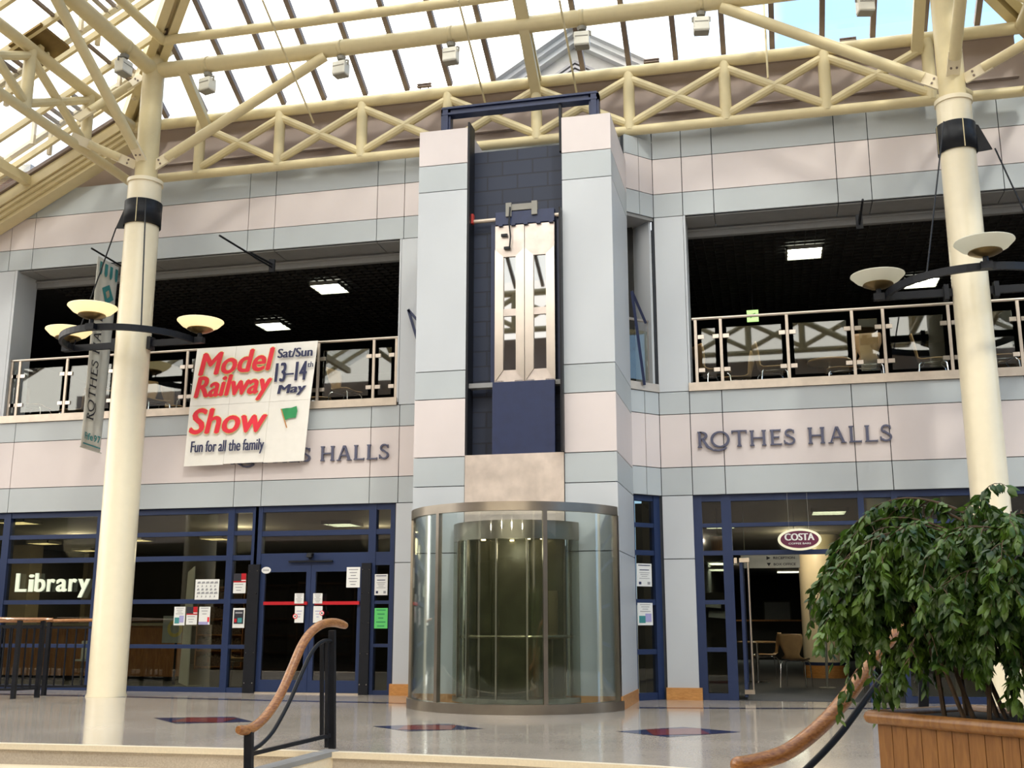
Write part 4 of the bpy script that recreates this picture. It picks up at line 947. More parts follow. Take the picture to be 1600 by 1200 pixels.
# 'Library' on the glass
t = thing('library_lettering', 'pale lettering reading Library on the window behind the black railing', 'lettering', (-11.5, FY + 0.05, 1.55))
for ch, x0, x1, z0, z1, ref in (('Library', -12.19, -10.93, 1.555, 1.865, 'L'),):
    pass
vsw = [('L', 0.215), ('i', 0.085), ('b', 0.20), ('r', 0.14), ('a', 0.20), ('r', 0.14), ('y', 0.22)]
x = -12.21
for ch, w in vsw:
    w_ = w * 0.90
    m_ = MB(); fn = lambda u, v: (u, FYW - 0.03, v)
    [text(m_, ch, x + dx, x + w_ + dx, 1.555, 1.855, (lambda u, v, k=k: (u, FYW - 0.03 - 0.0005 * k, v)), bold=0.008, ref='L') for k, dx in enumerate((-0.009, 0.0, 0.009))]; x += w + 0.032
    o = m_.build('letter', 'letter_pale', t, 0); md = o.modifiers.new('s', 'SOLIDIFY'); md.thickness = 0.025
# oval cafe sign
t = thing('oval_sign', 'oval maroon sign reading COSTA hanging over the cafe entrance', 'sign', (0.385, 15.8, 2.18))
def ellipse(rx, rz, n=40): return [(0.385 + rx * math.cos(2 * math.pi * i / n), 2.185 + rz * math.sin(2 * math.pi * i / n)) for i in range(n)]
fn3 = lambda u, v, d: (u, d, v)
MB().prism(ellipse(0.295, 0.150), fn3, 15.80, 15.86).build('rim', 'sign_cream', t, 0)
MB().prism(ellipse(0.258, 0.118), fn3, 15.792, 15.80).build('face', 'sign_maroon', t, 0)
m_ = MB(); [text(m_, 'COSTA', 0.19 + dx, 0.58 + dx, 2.172, 2.266, FACE(15.788 - 0.0004 * k), bold=0.0) for k, dx in enumerate((-0.006, 0, 0.006))]; text(m_, 'COFFEE BARS', 0.235, 0.535, 2.117, 2.14, FACE(15.788), bold=0.01); m_.build('lettering', 'paper', t, 0)
m_ = MB(); m_.tube((0.25, 15.83, 2.3), (0.25, 15.98, 2.86), 0.002, seg=5); m_.tube((0.52, 15.83, 2.3), (0.52, 15.98, 2.86), 0.002, seg=5); m_.build('wire', 'flood_grey', t)
# hanging direction sign inside the cafe entrance
t = thing('direction_sign', 'pale hanging sign with arrows inside the cafe entrance', 'sign', (-0.04, 17.0, 1.96))
MB().box(-0.46, 0.40, 17.0, 17.03, 1.855, 2.075).build('panel', 'banner_cloth', t, 0)
m_ = MB(); f_ = FACE(16.995)
text(m_, 'RECEPTION', 0.02, 0.33, 1.985, 2.02, f_, 0.01); text(m_, 'BOX OFFICE', 0.02, 0.34, 1.89, 1.925, f_, 0.01)
m_.add([(-0.08, 16.995, 2.03), (-0.02, 16.995, 2.003), (-0.08, 16.995, 1.975)], [(0, 1, 2)]); m_.add([(-0.08, 16.995, 1.93), (-0.02, 16.995, 1.93), (-0.05, 16.995, 1.88)], [(0, 1, 2)])
m_.build('lettering', 'ink_black', t, 0)
m_ = MB(); m_.tube((-0.4, 17.015, 2.07), (-0.4, 17.015, 2.78), 0.006, seg=5); m_.tube((0.34, 17.015, 2.07), (0.34, 17.015, 2.78), 0.006, seg=5); m_.build('hanger', 'chrome', t)

# show banner hung from the balustrade
t = thing('show_banner', 'white banner advertising the Model Railway Show hung from the balustrade', 'banner', (-8.07, 15.86, 3.5))
BY = 15.86
c = [at_y(*p, BY) for p in ((308, 545), (497, 532), (475, 719), (287, 728))]
mid_l, mid_r = at_y(293, 632, BY - 0.03), at_y(483, 625, BY - 0.03)
m_ = MB()
cols = 3
def lerp4(u, v, y):  # v from top (0) to bottom (1)
    a = c[0].lerp(c[1], u); b_ = c[3].lerp(c[2], u); p = a.lerp(b_, v); return Vector((p.x, y, p.z))
for i in range(3):
    for j in range(2):
        u0, u1, v0, v1 = i / 3 + 0.001, (i + 1) / 3 - 0.001, j / 2 + 0.001, (j + 1) / 2 - 0.001
        vb = v1 + (0.006 if (j == 1 and i != 1) else 0)
        yy = lambda v: BY - 0.03 * math.sin(v * math.pi)
        q = [lerp4(u0, v0, yy(v0)), lerp4(u1, v0, yy(v0)), lerp4(u1, vb, yy(v1)), lerp4(u0, vb, yy(v1))]
        m_.add([p for p in q] + [p + Vector((0, 0.012, 0)) for p in q], [(0, 1, 2, 3), (7, 6, 5, 4), (0, 4, 5, 1), (1, 5, 6, 2), (2, 6, 7, 3), (3, 7, 4, 0)])
m_.build('sheet', 'banner_white', t, 0)
def btext(body, p0, p1, capx, mt, bold, shear=0.0, dy=0.0, nm='lettering', ref=None):
    """p0,p1: baseline ends in 5.714x crop of the photo; capx: cap height there"""
    a = at_y(280 + p0[0] / 5.714, 530 + p0[1] / 5.714, BY - 0.045); b_ = at_y(280 + p1[0] / 5.714, 530 + p1[1] / 5.714, BY - 0.045)
    tp = at_y(280 + p0[0] / 5.714, 530 + (p0[1] - capx) / 5.714, BY - 0.045)
    mm_ = MB(); text(mm_, body, a.x, b_.x, a.z, a.z + (tp.z - a.z), FACE(BY - 0.046 - dy), bold, shear, ref=ref, slope=(b_.z - a.z) / (b_.x - a.x)); return mm_
def layered(body, p0, p1, cap, sh, spread, mt, nm, dy, lift=0.0, bold=0.0):
    mm_ = MB()
    for k, (ox, oz) in enumerate(((0, 0), (-spread, 0), (spread, 0), (0, -spread * lift), (0, spread * lift))):
        if k > 2 and not lift: break
        mb_ = btext(body, p0, p1, cap, None, bold, sh, dy + 0.0004 * k, ref='H'); mm_.add([(x + ox, y, z + oz) for x, y, z in mb_.v], mb_.f)
    mm_.build(nm, mt, t, 0)
for body, p0, p1, cap, sh in (('Model', (178, 325), (840, 268), 190, 0.22), ('Railway', (138, 522), (820, 470), 178, 0.24), ('Show', (94, 845), (775, 820), 215, 0.2)):
    layered(body, p0, p1, cap, sh, 0.026, 'ink_yellow', 'halo', 0.0, 0.8); layered(body, p0, p1, cap, sh, 0.018, 'ink_red', 'lettering', 0.004, 0.5)
for body, p0, p1, cap, sh, sp in (('Sat/Sun', (882, 168), (1188, 148), 78, 0.05, 0.009), ('13–14', (855, 382), (1132, 362), 165, 0.12, 0.013), ('th', (1148, 250), (1196, 246), 48, 0.1, 0.003), ('May', (880, 490), (1130, 465), 78, 0.15, 0.012), ('Fun for all the family', (102, 1012), (755, 985), 98, 0.08, 0.006)):
    layered(body, p0, p1, cap, sh, sp, 'ink_navy', 'lettering', 0.004)
# green flag print in the corner
def bp(x, y, dy=0.0): return at_y(280 + x / 5.714, 530 + y / 5.714, BY - 0.047 - dy)
def bpoly(pts, mt, dy, nm):
    ps = [bp(x, y, dy) for x, y in pts]; MB().add(ps, [tuple(range(len(ps)))]).build(nm, mt, t, 0)
bpoly([(908, 622), (960, 615), (1000, 612), (1048, 596), (1055, 640), (1040, 700), (985, 705), (945, 722), (925, 690)], 'ink_green', 0, 'flag_print')
bpoly([(905, 622), (915, 622), (965, 790), (955, 792)], 'wood_orange', 0.001, 'flag_stick')
m_ = MB()
for u in (0.05, 0.33, 0.66, 0.95): p = lerp4(u, 0, BY); m_.tube(p + Vector((0, 0.0, -0.02)), p + Vector((0, 0.2, 0.04)), 0.006, seg=5)
m_.build('tie', 'paper', t)
# cloth banner on a pole, with the second and third bare poles
t = thing('pole_banner', 'tall narrow cloth banner reading ROTHES HALLS hung beside the library column', 'banner', (-10.72, 15.5, 5.5))
bx = -10.72
cc = [at_x(*p, bx) for p in ((153, 400), (186, 418), (157, 708), (126, 698))]
def bb(u, v, d=0.0):
    p = cc[0].lerp(cc[1], u).lerp(cc[3].lerp(cc[2], u), v)
    return Vector((bx + 0.007 * math.sin(u * 17) * (0.4 + v) - d + 0.0, p.y, p.z))
m_ = MB(); nu, nv = 24, 16
vs = [bb(i / nu, j / nv) for j in range(nv + 1) for i in range(nu + 1)]
m_.add(vs, [(j * (nu + 1) + i, j * (nu + 1) + i + 1, (j + 1) * (nu + 1) + i + 1, (j + 1) * (nu + 1) + i) for j in range(nv) for i in range(nu)])
o = m_.build('cloth', 'banner_cloth', t, 60); md = o.modifiers.new('s', 'SOLIDIFY'); md.thickness = 0.004
S_ = 1 if True else -1
def bside(u, v): return bb(u, v, -0.012)
m_ = MB()
for i in range(4):
    u0 = 0.10 + i * 0.24
    q = [bside(u0, 0.02), bside(u0 + 0.13, 0.02), bside(u0 + 0.13, 0.075), bside(u0 + 0.09, 0.09), bside(u0 + 0.04, 0.09), bside(u0, 0.075)]; m_.add(q, [tuple(range(6))])
m_.add([bside(0.30, 0.155), bside(0.62, 0.12), bside(0.86, 0.19), bside(0.52, 0.235)], [(0, 1, 2, 3)])
m_.build('print', 'ink_teal', t, 0)
m_ = MB(); m_.add([bb(0.45, 0.17, -0.016), bb(0.6, 0.15, -0.016), bb(0.68, 0.18, -0.016), bb(0.55, 0.2, -0.016)], [(0, 1, 2, 3)]); m_.build('print', 'wall_beige', t, 0)
m_ = MB(); tot = 0; lay = []
for ch, c_ in RH:
    w, ps = strokes(ch); lay.append((tot, ps, c_)); tot += w + 0.09
for off, ps, c_ in lay:
    for i, p in enumerate(ps): m_.add([bb(0.43 - 0.33 * c_ * v, 0.855 - 0.61 * (off + u) / tot, -0.014 - 0.0004 * (i % 4)) for u, v in p], [tuple(range(len(p)))])
m_.build('lettering', 'ink_black', t, 0)
m_ = MB(); text(m_, 'Fife 97', 0.0, 1.0, 0, 1, lambda u, v: bb(0.10 + 0.78 * u, 0.955 - 0.035 * v, -0.014), bold=0.02); m_.add([bside(0.05, 0.975), bside(0.95, 0.975), bside(0.95, 0.982), bside(0.05, 0.982)], [(0, 1, 2, 3)]); m_.build('lettering', 'ink_teal', t, 0)
pa, pb = at_x(143, 388, bx), at_x(190, 416, bx)
MB().tube(pa, pb, 0.016, seg=8).build('pole', 'metal_black', t)
MB().tube(cc[3] + Vector((0, -0.03, 0)), cc[2] + Vector((0, 0.02, 0)), 0.01, seg=6).build('batten', 'banner_cloth', t)
for x, p, q, lab in ((-7.9, (343, 368), (425, 418), 'bare black banner pole on the fascia above the show banner'), (1.50, (1348, 311), (1343, 352), 'bare black banner pole on the fascia above the cafe balustrade')):
    a, b_ = at_x(*p, x), at_x(*q, x)
    if x > 0: a, b_ = Vector((x, 14.9, 7.02)), Vector((x, 16.15, 7.02)); a = at_y(1348, 312, 15.0); b_ = at_y(1343, 350, 16.1)
    t = thing('banner_pole', lab, 'pole', b_, 'bare banner poles')
    MB().tube(a, b_, 0.016, seg=8).build('pole', 'metal_black', t); MB().bar(a.lerp(b_, 0.55) + Vector((0, 0, 0.03)), b_ + Vector((0, 0.02, 0.06)), 0.03, 0.02).build('stay', 'metal_black', t, 0); MB().box(b_.x - 0.05, b_.x + 0.05, b_.y - 0.02, b_.y + 0.02, b_.z - 0.08, b_.z + 0.14).build('wall_plate', 'metal_black', t, 0)

# ------------------------------------------------------------------ notices taped to the glass
def notice(px0, py0, px1, py1, label, style, y=FYW - 0.012, group='notices taped to the glass', fn=None):
    if fn is None:
        a, b_ = at_y(px0, py1, y), at_y(px1, py0, y); x0, x1, z0, z1 = a.x, b_.x, a.z, b_.z; P_ = lambda u, v, d=0.0: (x0 + (x1 - x0) * u, y - d, z0 + (z1 - z0) * v)
    else: P_ = fn
    t = thing('notice', label, 'notice', P_(0.5, 0), group)
    def rect(u0, u1, v0, v1, mt, d, nm):
        m_ = MB(); m_.add([P_(u0, v0, d), P_(u1, v0, d), P_(u1, v1, d), P_(u0, v1, d), P_(u0, v0, d - 0.003), P_(u1, v0, d - 0.003), P_(u1, v1, d - 0.003), P_(u0, v1, d - 0.003)], [(0, 1, 2, 3), (7, 6, 5, 4), (0, 4, 5, 1), (1, 5, 6, 2), (2, 6, 7, 3), (3, 7, 4, 0)]); m_.build(nm, mt, t, 0)
    def lines(v0, v1, n, mt, u0=0.15, u1=0.85):
        m_ = MB()
        for i in range(n):
            v = v1 - (v1 - v0) * i / max(n - 1, 1); k = 0.08 * ((i * 7) % 3); h = 0.35 * (v1 - v0) / max(n, 1)
            q = [P_(u0 + k, v - h / 2, 0.005), P_(u1 - k, v - h / 2, 0.005), P_(u1 - k, v + h / 2, 0.005), P_(u0 + k, v + h / 2, 0.005)]; m_.add(q, [(0, 1, 2, 3)])
        m_.build('print', mt, t, 0)
    rect(0, 1, 0, 1, 'paper_green' if style == 'green' else 'paper', 0.002, 'sheet')
    if style == 'text': lines(0.15, 0.88, 6, 'ink_grey')
    if style == 'head': lines(0.72, 0.92, 2, 'ink_navy', 0.1, 0.9); lines(0.35, 0.6, 4, 'ink_grey'); rect(0.12, 0.28, 0.08, 0.2, 'ink_navy', 0.005, 'print'); rect(0.7, 0.88, 0.08, 0.2, 'ink_grey', 0.005, 'print')
    if style == 'green': lines(0.12, 0.9, 5, 'ink_green', 0.15, 0.85)
    if style == 'teal': rect(0.08, 0.5, 0.1, 0.42, 'ink_teal', 0.005, 'print'); rect(0.5, 0.9, 0.15, 0.52, 'ink_lilac', 0.0055, 'print'); lines(0.62, 0.92, 4, 'ink_grey')
    if style == 'red': rect(0.0, 0.62, 0.62, 1.0, 'ink_black', 0.005, 'print'); rect(0.62, 1.0, 0.68, 1.0, 'bar_red', 0.005, 'print'); rect(0, 1, 0.55, 0.62, 'bar_red', 0.0055, 'print'); lines(0.15, 0.45, 3, 'ink_grey', 0.1, 0.8)
    if style == 'lilac': lines(0.6, 0.92, 3, 'ink_grey'); rect(0.0, 0.85, 0.0, 0.16, 'ink_lilac', 0.005, 'print'); rect(0.78, 0.95, 0.15, 0.42, 'ink_red', 0.0055, 'print')
    if style == 'dark': rect(0.1, 0.9, 0.2, 0.9, 'ink_black', 0.005, 'print'); rect(0.42, 0.78, 0.26, 0.5, 'ink_teal', 0.0055, 'print'); rect(0.14, 0.34, 0.28, 0.46, 'bar_red', 0.006, 'print'); rect(0.2, 0.8, 0.72, 0.8, 'ink_grey', 0.006, 'print')
    if style == 'script':
        m_ = MB()
        for i in range(5):
            for j in range(5):
                u = 0.08 + i * 0.18; v = 0.10 + j * 0.17; w = 0.06 + 0.05 * ((i * 3 + j * 5) % 3); m_.add([P_(u, v, 0.005), P_(u + w, v + 0.02, 0.005), P_(u + w * 0.8, v + 0.12, 0.005), P_(u + 0.02, v + 0.10, 0.005)], [(0, 1, 2, 3)])
        m_.build('print', 'ink_grey', t, 0)
    if style == 'no_entry':
        lines(0.35, 0.7, 3, 'ink_lilac', 0.2, 0.8)
    return t
notice(304, 905, 343, 937, 'wide sheet covered in grey script on the library window', 'script')
notice(271, 948, 290, 977, 'white notice with teal and lilac blocks on the library window', 'teal')
notice(290.6, 948, 309, 976, 'black and red topped notice between two white ones on the library window', 'red')
notice(310, 948, 329, 976, 'white notice with a lilac foot on the library window', 'lilac')
notice(364, 896, 385, 927, 'black and red topped notice on the narrow pane by the double door', 'red')
notice(363, 950, 383, 981, 'white framed dark picture notice on the narrow pane by the double door', 'dark')
notice(541, 886, 563, 918, 'plain white text notice high on the double door', 'text', FYW - 0.012)
notice(585, 897, 606, 930, 'white notice with bold heading above the green sheet', 'head')
notice(584.5, 950, 606, 982, 'bright green handwritten sheet beside the double door', 'green')
for x0, x1, s in ((460, 475, 'hinge side leaf by the library'), (489, 504, 'leaf nearer the lift')):
    notice(x0, 927, x1, 943, f'small white notice above the red bar, {s}', 'text', FYW - 0.06)
    t = notice(x0, 947, x1, 973, f'white notice with round sign below the red bar, {s}', 'no_entry', FYW - 0.06)
    p = at_y(461 if x0 == 460 else 503, 963 if x0 == 460 else 958, FYW - 0.07)
    m_ = MB(); ring_ = [(p.x + 0.038 * math.cos(i * math.pi / 8), p.z + 0.038 * math.sin(i * math.pi / 8)) for i in range(16)]; m_.prism(ring_, fn3, p.y, p.y + 0.004)
    m_.mi(1).prism([(p.x + (u - p.x) * 0.72, p.z + (v - p.z) * 0.72) for u, v in ring_], fn3, p.y - 0.002, p.y); m_.mi(2).prism([(p.x - 0.012, p.z - 0.012), (p.x + 0.014, p.z - 0.008), (p.x + 0.006, p.z + 0.016), (p.x - 0.010, p.z + 0.010)], fn3, p.y - 0.003, p.y - 0.002); m_.build('round_sign', ['ink_red', 'paper', 'ink_black'], t, 0)
t = thing('oval_sticker', 'white oval sticker at the top of the double door', 'sticker', at_y(416, 891, FYW - 0.01))
p = at_y(416, 891, FYW - 0.01); MB().prism([(p.x + 0.08 * math.cos(i * math.pi / 12), p.z + 0.052 * math.sin(i * math.pi / 12)) for i in range(24)], fn3, p.y - 0.004, p.y).build('sticker_face', 'paper', t, 0)
m_ = MB(); 
for i in range(4): m_.box(p.x - 0.045 + i * 0.024, p.x - 0.028 + i * 0.024, p.y - 0.006, p.y - 0.004, p.z - 0.012, p.z + 0.012)
m_.build('print', 'ink_grey', t, 0)
for (v0, v1, st, lab) in ((1.56, 1.88, 'head', 'white notice on the narrow window beside the lift, the upper one'), (1.02, 1.33, 'teal', 'white notice with teal block on the narrow window beside the lift')):
    f_ = lambda u, v, d=0.0, v0=v0, v1=v1: chf(0.16 + 0.5 * u, v0 + (v1 - v0) * v, 0.055 - d)
    notice(0, 0, 0, 0, lab, st, fn=f_)

# ------------------------------------------------------------------ ceiling lights
def ceiling_light(px, py, z, label, warm=False, w=0.6, d=0.6, group='square ceiling lights of the upper floor'):
    c_ = at_z(px, py, z); t = thing('ceiling_light', label, 'ceiling light', c_, group); x, y = c_.x, c_.y
    m_ = MB()
    for a in ((-w / 2, w / 2, -d / 2, -d / 2 + .03), (-w / 2, w / 2, d / 2 - .03, d / 2), (-w / 2, -w / 2 + .03, -d / 2, d / 2), (w / 2 - .03, w / 2, -d / 2, d / 2)): m_.box(x + a[0], x + a[1], y + a[2], y + a[3], z, z + 0.06)
    m_.box(x - w / 2, x + w / 2, y - d * 0.13, y - d * 0.09, z + 0.0, z + 0.05); m_.box(x - w / 2, x + w / 2, y + d * 0.17, y + d * 0.21, z, z + 0.05)
    m_.build('frame', 'flood_grey', t, 0)
    MB().box(x - w / 2 + .02, x + w / 2 - .02, y - d / 2 + .02, y + d / 2 - .02, z + 0.03, z + 0.05).build('diffuser', 'lamp_warm' if warm else 'lamp_panel', t, 0)
ceiling_light(515, 452, 7.0, 'square ceiling light above the show banner, the nearer of two')
ceiling_light(427, 511, 7.0, 'square ceiling light just above the show banner, the deeper of two')
ceiling_light(1257, 397, 7.0, 'square ceiling light over the cafe balcony, the nearer of two')
ceiling_light(1440, 443, 7.0, 'square ceiling light over the cafe balcony behind the uplighter ring')
lg = 'ceiling lights of the ground floor rooms'
for i, (px, py, wm, lab) in enumerate(((28, 818, 1, 'warm ceiling light in the library, highest pane at the end window'), (68, 850, 1, 'warm ceiling light in the library above the letter b of Library'), (137, 861, 1, 'warm ceiling light in the library beside the cream column'), (214, 845, 1, 'warm ceiling light in the library just behind the cream column'), (338, 843, 1, 'warm ceiling light in the library near the narrow pane'), (535, 821, 0, 'square ceiling light behind the pane over the double door'), (1125, 824, 0, 'ceiling light at the narrow cafe pane'), (1295, 802, 0, 'ceiling light above the oval cafe sign'))):
    ceiling_light(px, py, 2.72, lab, bool(wm), 0.55 if i else 0.6, 0.5 if i < 5 else 0.6, lg)
for px, py, lab in ((1118, 891, 'long ceiling light deep in the cafe seen through the narrow pane'), (1232, 894, 'long ceiling light deep in the cafe under the direction sign')):
    ceiling_light(px, py, 2.6, lab, False, 0.75, 1.2, lg)

# ------------------------------------------------------------------ chairs
def make_chair():
    t = thing('shell_chair', 'x', 'chair', (0, 0, 0), 'ply shell chairs with chrome legs')
    prof = [(-0.22, 0.425, 0.19), (-0.17, 0.445, 0.205), (-0.05, 0.452, 0.215), (0.08, 0.445, 0.21), (0.16, 0.45, 0.18), (0.205, 0.485, 0.14), (0.225, 0.54, 0.125), (0.24, 0.62, 0.16), (0.26, 0.72, 0.20), (0.285, 0.83, 0.205), (0.295, 0.87, 0.19)]
    m_ = MB(); n = 8; vs = []
    for y, z, w in prof:
        for k in range(n + 1):
            u = -1 + 2 * k / n; bend = 0.018 * u * u; vs.append((w * u, y - (bend if z > 0.5 else 0), z + (bend if z < 0.5 else 0)))
    m_.add(vs, [(j * (n + 1) + k, j * (n + 1) + k + 1, (j + 1) * (n + 1) + k + 1, (j + 1) * (n + 1) + k) for j in range(len(prof) - 1) for k in range(n)])
    o = m_.build('seat_shell', 'ply_chair', t, 60); md = o.modifiers.new('s', 'SOLIDIFY'); md.thickness = 0.012
    MB().sweep([(-0.13, -0.13, 0.425), (0.13, -0.13, 0.425), (0.13, 0.12, 0.425), (-0.13, 0.12, 0.425)], 0.01, 8, close=True).build('under_frame', 'chrome', t)
    for sx in (-1, 1):
        for sy in (-1, 1): MB().sweep([(sx * 0.13, sy * 0.125, 0.425), (sx * 0.18, sy * 0.16, 0.42), (sx * 0.20, sy * 0.19, 0.38), (sx * 0.215, sy * 0.225, 0.0)], 0.011, 8).build('leg', 'chrome', t)
    return t
proto = make_chair(); used = False
def chair(x, y, z, rz, label):
    global used
    o = place(proto, used, (x, y, z), R(rz), label); used = True
for (px, py, Y, rz, lab) in (
    (58, 612, 17.0, 100, 'ply chair behind the balustrade at the far library end, side on'),
    (118, 612, 17.6, -80, 'ply chair behind the pole banner, facing the library end chair'),
    (243, 598, 17.0, 60, 'ply chair behind the balustrade next to the cream column'),
    (282, 592, 17.75, 85, 'ply chair between the cream column and the show banner'),
    (305, 590, 16.95, -100, 'ply chair mostly hidden behind the edge of the show banner'),
    (500, 588, 17.6, 110, 'ply chair just past the dated edge of the show banner'),
    (541, 575, 17.0, 75, 'ply chair near the end of the gallery by the lift pier'),
    (1113, 556, 17.0, 120, 'ply chair in the first bay of the cafe balcony'),
    (1150, 552, 17.6, -100, 'ply chair at the back of the first cafe balcony bay'),
    (1205, 545, 17.0, 100, 'ply chair at the second post of the cafe balcony'),
    (1312, 545, 17.3, -90, 'ply chair with its seat towards the tall backed one on the balcony'),
    (1354, 536, 16.95, 178, 'ply chair seen squarely from behind through the balcony glass'),
    (1455, 548, 17.0, 85, 'ply chair in profile just before the cafe column'),
    (1515, 542, 17.9, -95, 'ply chair hidden behind the cafe column'),
    (1560, 538, 17.0, 100, 'ply chair on the balcony beyond the cafe column')):
    p = at_y(px, py, Y); chair(p.x, Y, 4.43, rz, lab)
for (x, y, rz, lab) in ((-8.85, 17.5, 95, 'ply chair on the ground floor behind the library window'), (0.30, 19.6, 165, 'ply chair inside the cafe beside the round column'), (-0.2, 22.0, -80, 'dark ply chair deeper inside the cafe'), (1.6, 18.2, 120, 'ply chair in the cafe behind the fig leaves')):
    chair(x, y, 0.0, rz, lab)
# small round tables between chairs
tb = thing('cafe_table', 'x', 'table', (0, 0, 0), 'small round cafe tables')
MB().lathe([(0.001, 0.70), (0.34, 0.70), (0.35, 0.715), (0.34, 0.73), (0.001, 0.73)], 0, 0, 28).build('table_top', 'ply_chair', tb); MB().tube((0, 0, 0.02), (0, 0, 0.70), 0.03).build('pedestal', 'chrome', tb); MB().lathe([(0.001, 0), (0.24, 0), (0.24, 0.012), (0.04, 0.03), (0.001, 0.03)], 0, 0, 24).build('foot_plate', 'chrome', tb)
for i, (x, y, z, lab) in enumerate(((-11.75, 17.35, 4.43, 'small round table between the chairs at the library end of the gallery'), (-9.0, 17.9, 4.43, 'small round table behind the show banner edge on the gallery'), (1.05, 17.8, 4.43, 'small round table on the cafe balcony left of the square backed chair'.replace('left of', 'beside')), (4.0, 18.6, 4.43, 'small round table on the balcony past the cafe column'), (-0.35, 20.9, 0.0, 'small round table inside the cafe on the ground floor'))):
    place(tb, i > 0, (x, y, z), 0, lab)
# exit sign deep in the upper floor
EX = 19.0; p = at_y(1176, 493, EX); t = thing('exit_sign', 'green lit running man exit sign hanging over the cafe balcony', 'sign', p)
MB().box(p.x - 0.10, p.x + 0.10, EX, EX + 0.06, p.z - 0.10, p.z + 0.10).build('box', 'exit_green', t, 0)
m_ = MB(); m_.bar((p.x - 0.04, EX - 0.005, p.z - 0.05), (p.x + 0.02, EX - 0.005, p.z + 0.02), 0.025, 0.008); m_.bar((p.x, EX - 0.005, p.z + 0.02), (p.x + 0.05, EX - 0.005, p.z + 0.04), 0.025, 0.008); m_.build('symbol', 'ink_green', t, 0)
MB().tube((p.x, EX + 0.03, p.z + 0.10), (p.x, EX + 0.03, 7.13), 0.012, seg=6).build('hanger', 'metal_black', t)
# smoke detector globe in the narrow opening
p = at_y(1007, 416, 17.0); t = thing('globe_lamp', 'small pale globe hanging inside the narrow chamfered opening', 'lamp', p)
MB().lathe([(0.001, p.z - 0.05), (0.035, p.z - 0.035), (0.05, p.z), (0.035, p.z + 0.035), (0.001, p.z + 0.05)], p.x, p.y, 16).build('globe', 'flood_white', t, 60); MB().tube((p.x, p.y, p.z + 0.04), (p.x, p.y, 7.1), 0.006, seg=5).build('stem', 'metal_black', t)

# ------------------------------------------------------------------ library and cafe interiors
t = thing('library_counter', 'long wood fronted counter in the library behind the black railing', 'counter', (-12.9, 19.2, 0))
MB().box(-15.2, -10.9, 18.9, 19.5, 0.08, 1.0).build('front', 'wood_counter', t, 0); MB().box(-15.3, -10.8, 18.84, 19.6, 1.0, 1.05).build('worktop', 'wall_beige', t, 0); MB().box(-15.1, -11, 18.95, 19.5, 0, 0.08).build('kick', 'metal_black', t, 0)
bs = thing('bookcase', 'x', 'bookcase', (0, 0, 0), 'bookcases in the library')
m_ = MB(); m_.box(-0.6, -0.57, -0.16, 0.16, 0, 1.9); m_.box(0.57, 0.6, -0.16, 0.16, 0, 1.9); m_.box(-0.6, 0.6, 0.13, 0.16, 0, 1.9)
for k in range(6): m_.box(-0.6, 0.6, -0.16, 0.16, 0.05 + k * 0.36, 0.075 + k * 0.36)
m_.build('carcass', 'wood_counter', bs, 0)
m_ = MB()
for k in range(5):
    x = -0.56
    while x < 0.52:
        w = random.uniform(0.02, 0.05); h = random.uniform(0.2, 0.29); m_.box(x, x + w, -0.12, 0.08, 0.075 + k * 0.36, 0.075 + k * 0.36 + h); x += w + 0.002
o = m_.build('books', 'book_mix', bs, 0); o['kind'] = 'stuff'
for i, (x, y, rz, lab) in enumerate(((-12.6, 24.0, 0, 'tall bookcase deep in the library behind the counter'), (-10.6, 23.0, 0, 'tall bookcase in the library directly behind the cream column'), (-9.2, 22.0, 25, 'tall bookcase in the library behind the wide grey script sheet'), (-5.9, 21.0, 0, 'tall bookcase in the library behind the green sheet'))):
    place(bs, i > 0, (x, y, 0), R(rz), lab)
for i, (x, y, w, lab) in enumerate(((at_y(38, 930, 22.0).x, 22.0, 0.45, 'square beige pillar in the library behind the lettering'), (at_y(128, 930, 25.2).x, 25.2, 0.7, 'wide beige pillar at the back of the library'), (-5.86, 17.6, 0.35, 'slim beige pillar in the library beside the double door'))):
    t = thing('square_pillar', lab, 'pillar', (x, y, 0), 'beige pillars in the library'); MB().box(x - w / 2, x + w / 2, y - w / 2, y + w / 2, 0.0, 2.78).build('pillar_shaft', 'wall_beige', t, 0)
c0, c1 = at_y(283, 1000, 16.7), at_y(302, 1000, 16.55)
t = thing('display_board', 'tall pale folding display board standing behind the library window', 'display board', (c0.x, 16.7, 0))
MB().add([(c0.x - 0.03, 16.75, 0.1), (c1.x, 16.45, 0.06), (c1.x, 16.45, 1.96), (c0.x + 0.02, 16.75, 1.88), (c0.x - 0.03, 16.78, 0.1), (c1.x, 16.48, 0.06), (c1.x, 16.48, 1.96), (c0.x + 0.02, 16.78, 1.88)], [(0, 1, 2, 3), (7, 6, 5, 4), (0, 4, 5, 1), (1, 5, 6, 2), (2, 6, 7, 3), (3, 7, 4, 0)]).build('panel', 'white_paint', t, 0)
MB().box(c0.x - 0.05, c1.x + 0.05, 16.45, 16.85, 0.0, 0.06).build('foot_plate', 'flood_grey', t, 0)
t = thing('leaflet_rack', 'grey wire leaflet rack with faded leaflets behind the narrow pane', 'rack', (-8.18, 16.6, 0))
m_ = MB()
for x in (-8.28, -8.08): m_.tube((x, 16.62, 0), (x, 16.62, 1.3), 0.012, seg=6)
m_.build('frame', 'flood_grey', t)
for k in range(6): MB().obox((-8.18, 16.58, 0.22 + k * 0.19), (0.08, 0, 0), (0, 0.01, 0.002), (0, 0.01, 0.075)).build('leaflet', 'wall_beige', t, 0)
c = at_y(274, 982, 18.0); t = thing('wall_poster', 'small poster with a yellow ring on a stand inside the library', 'poster', (c.x, 18.0, 0))
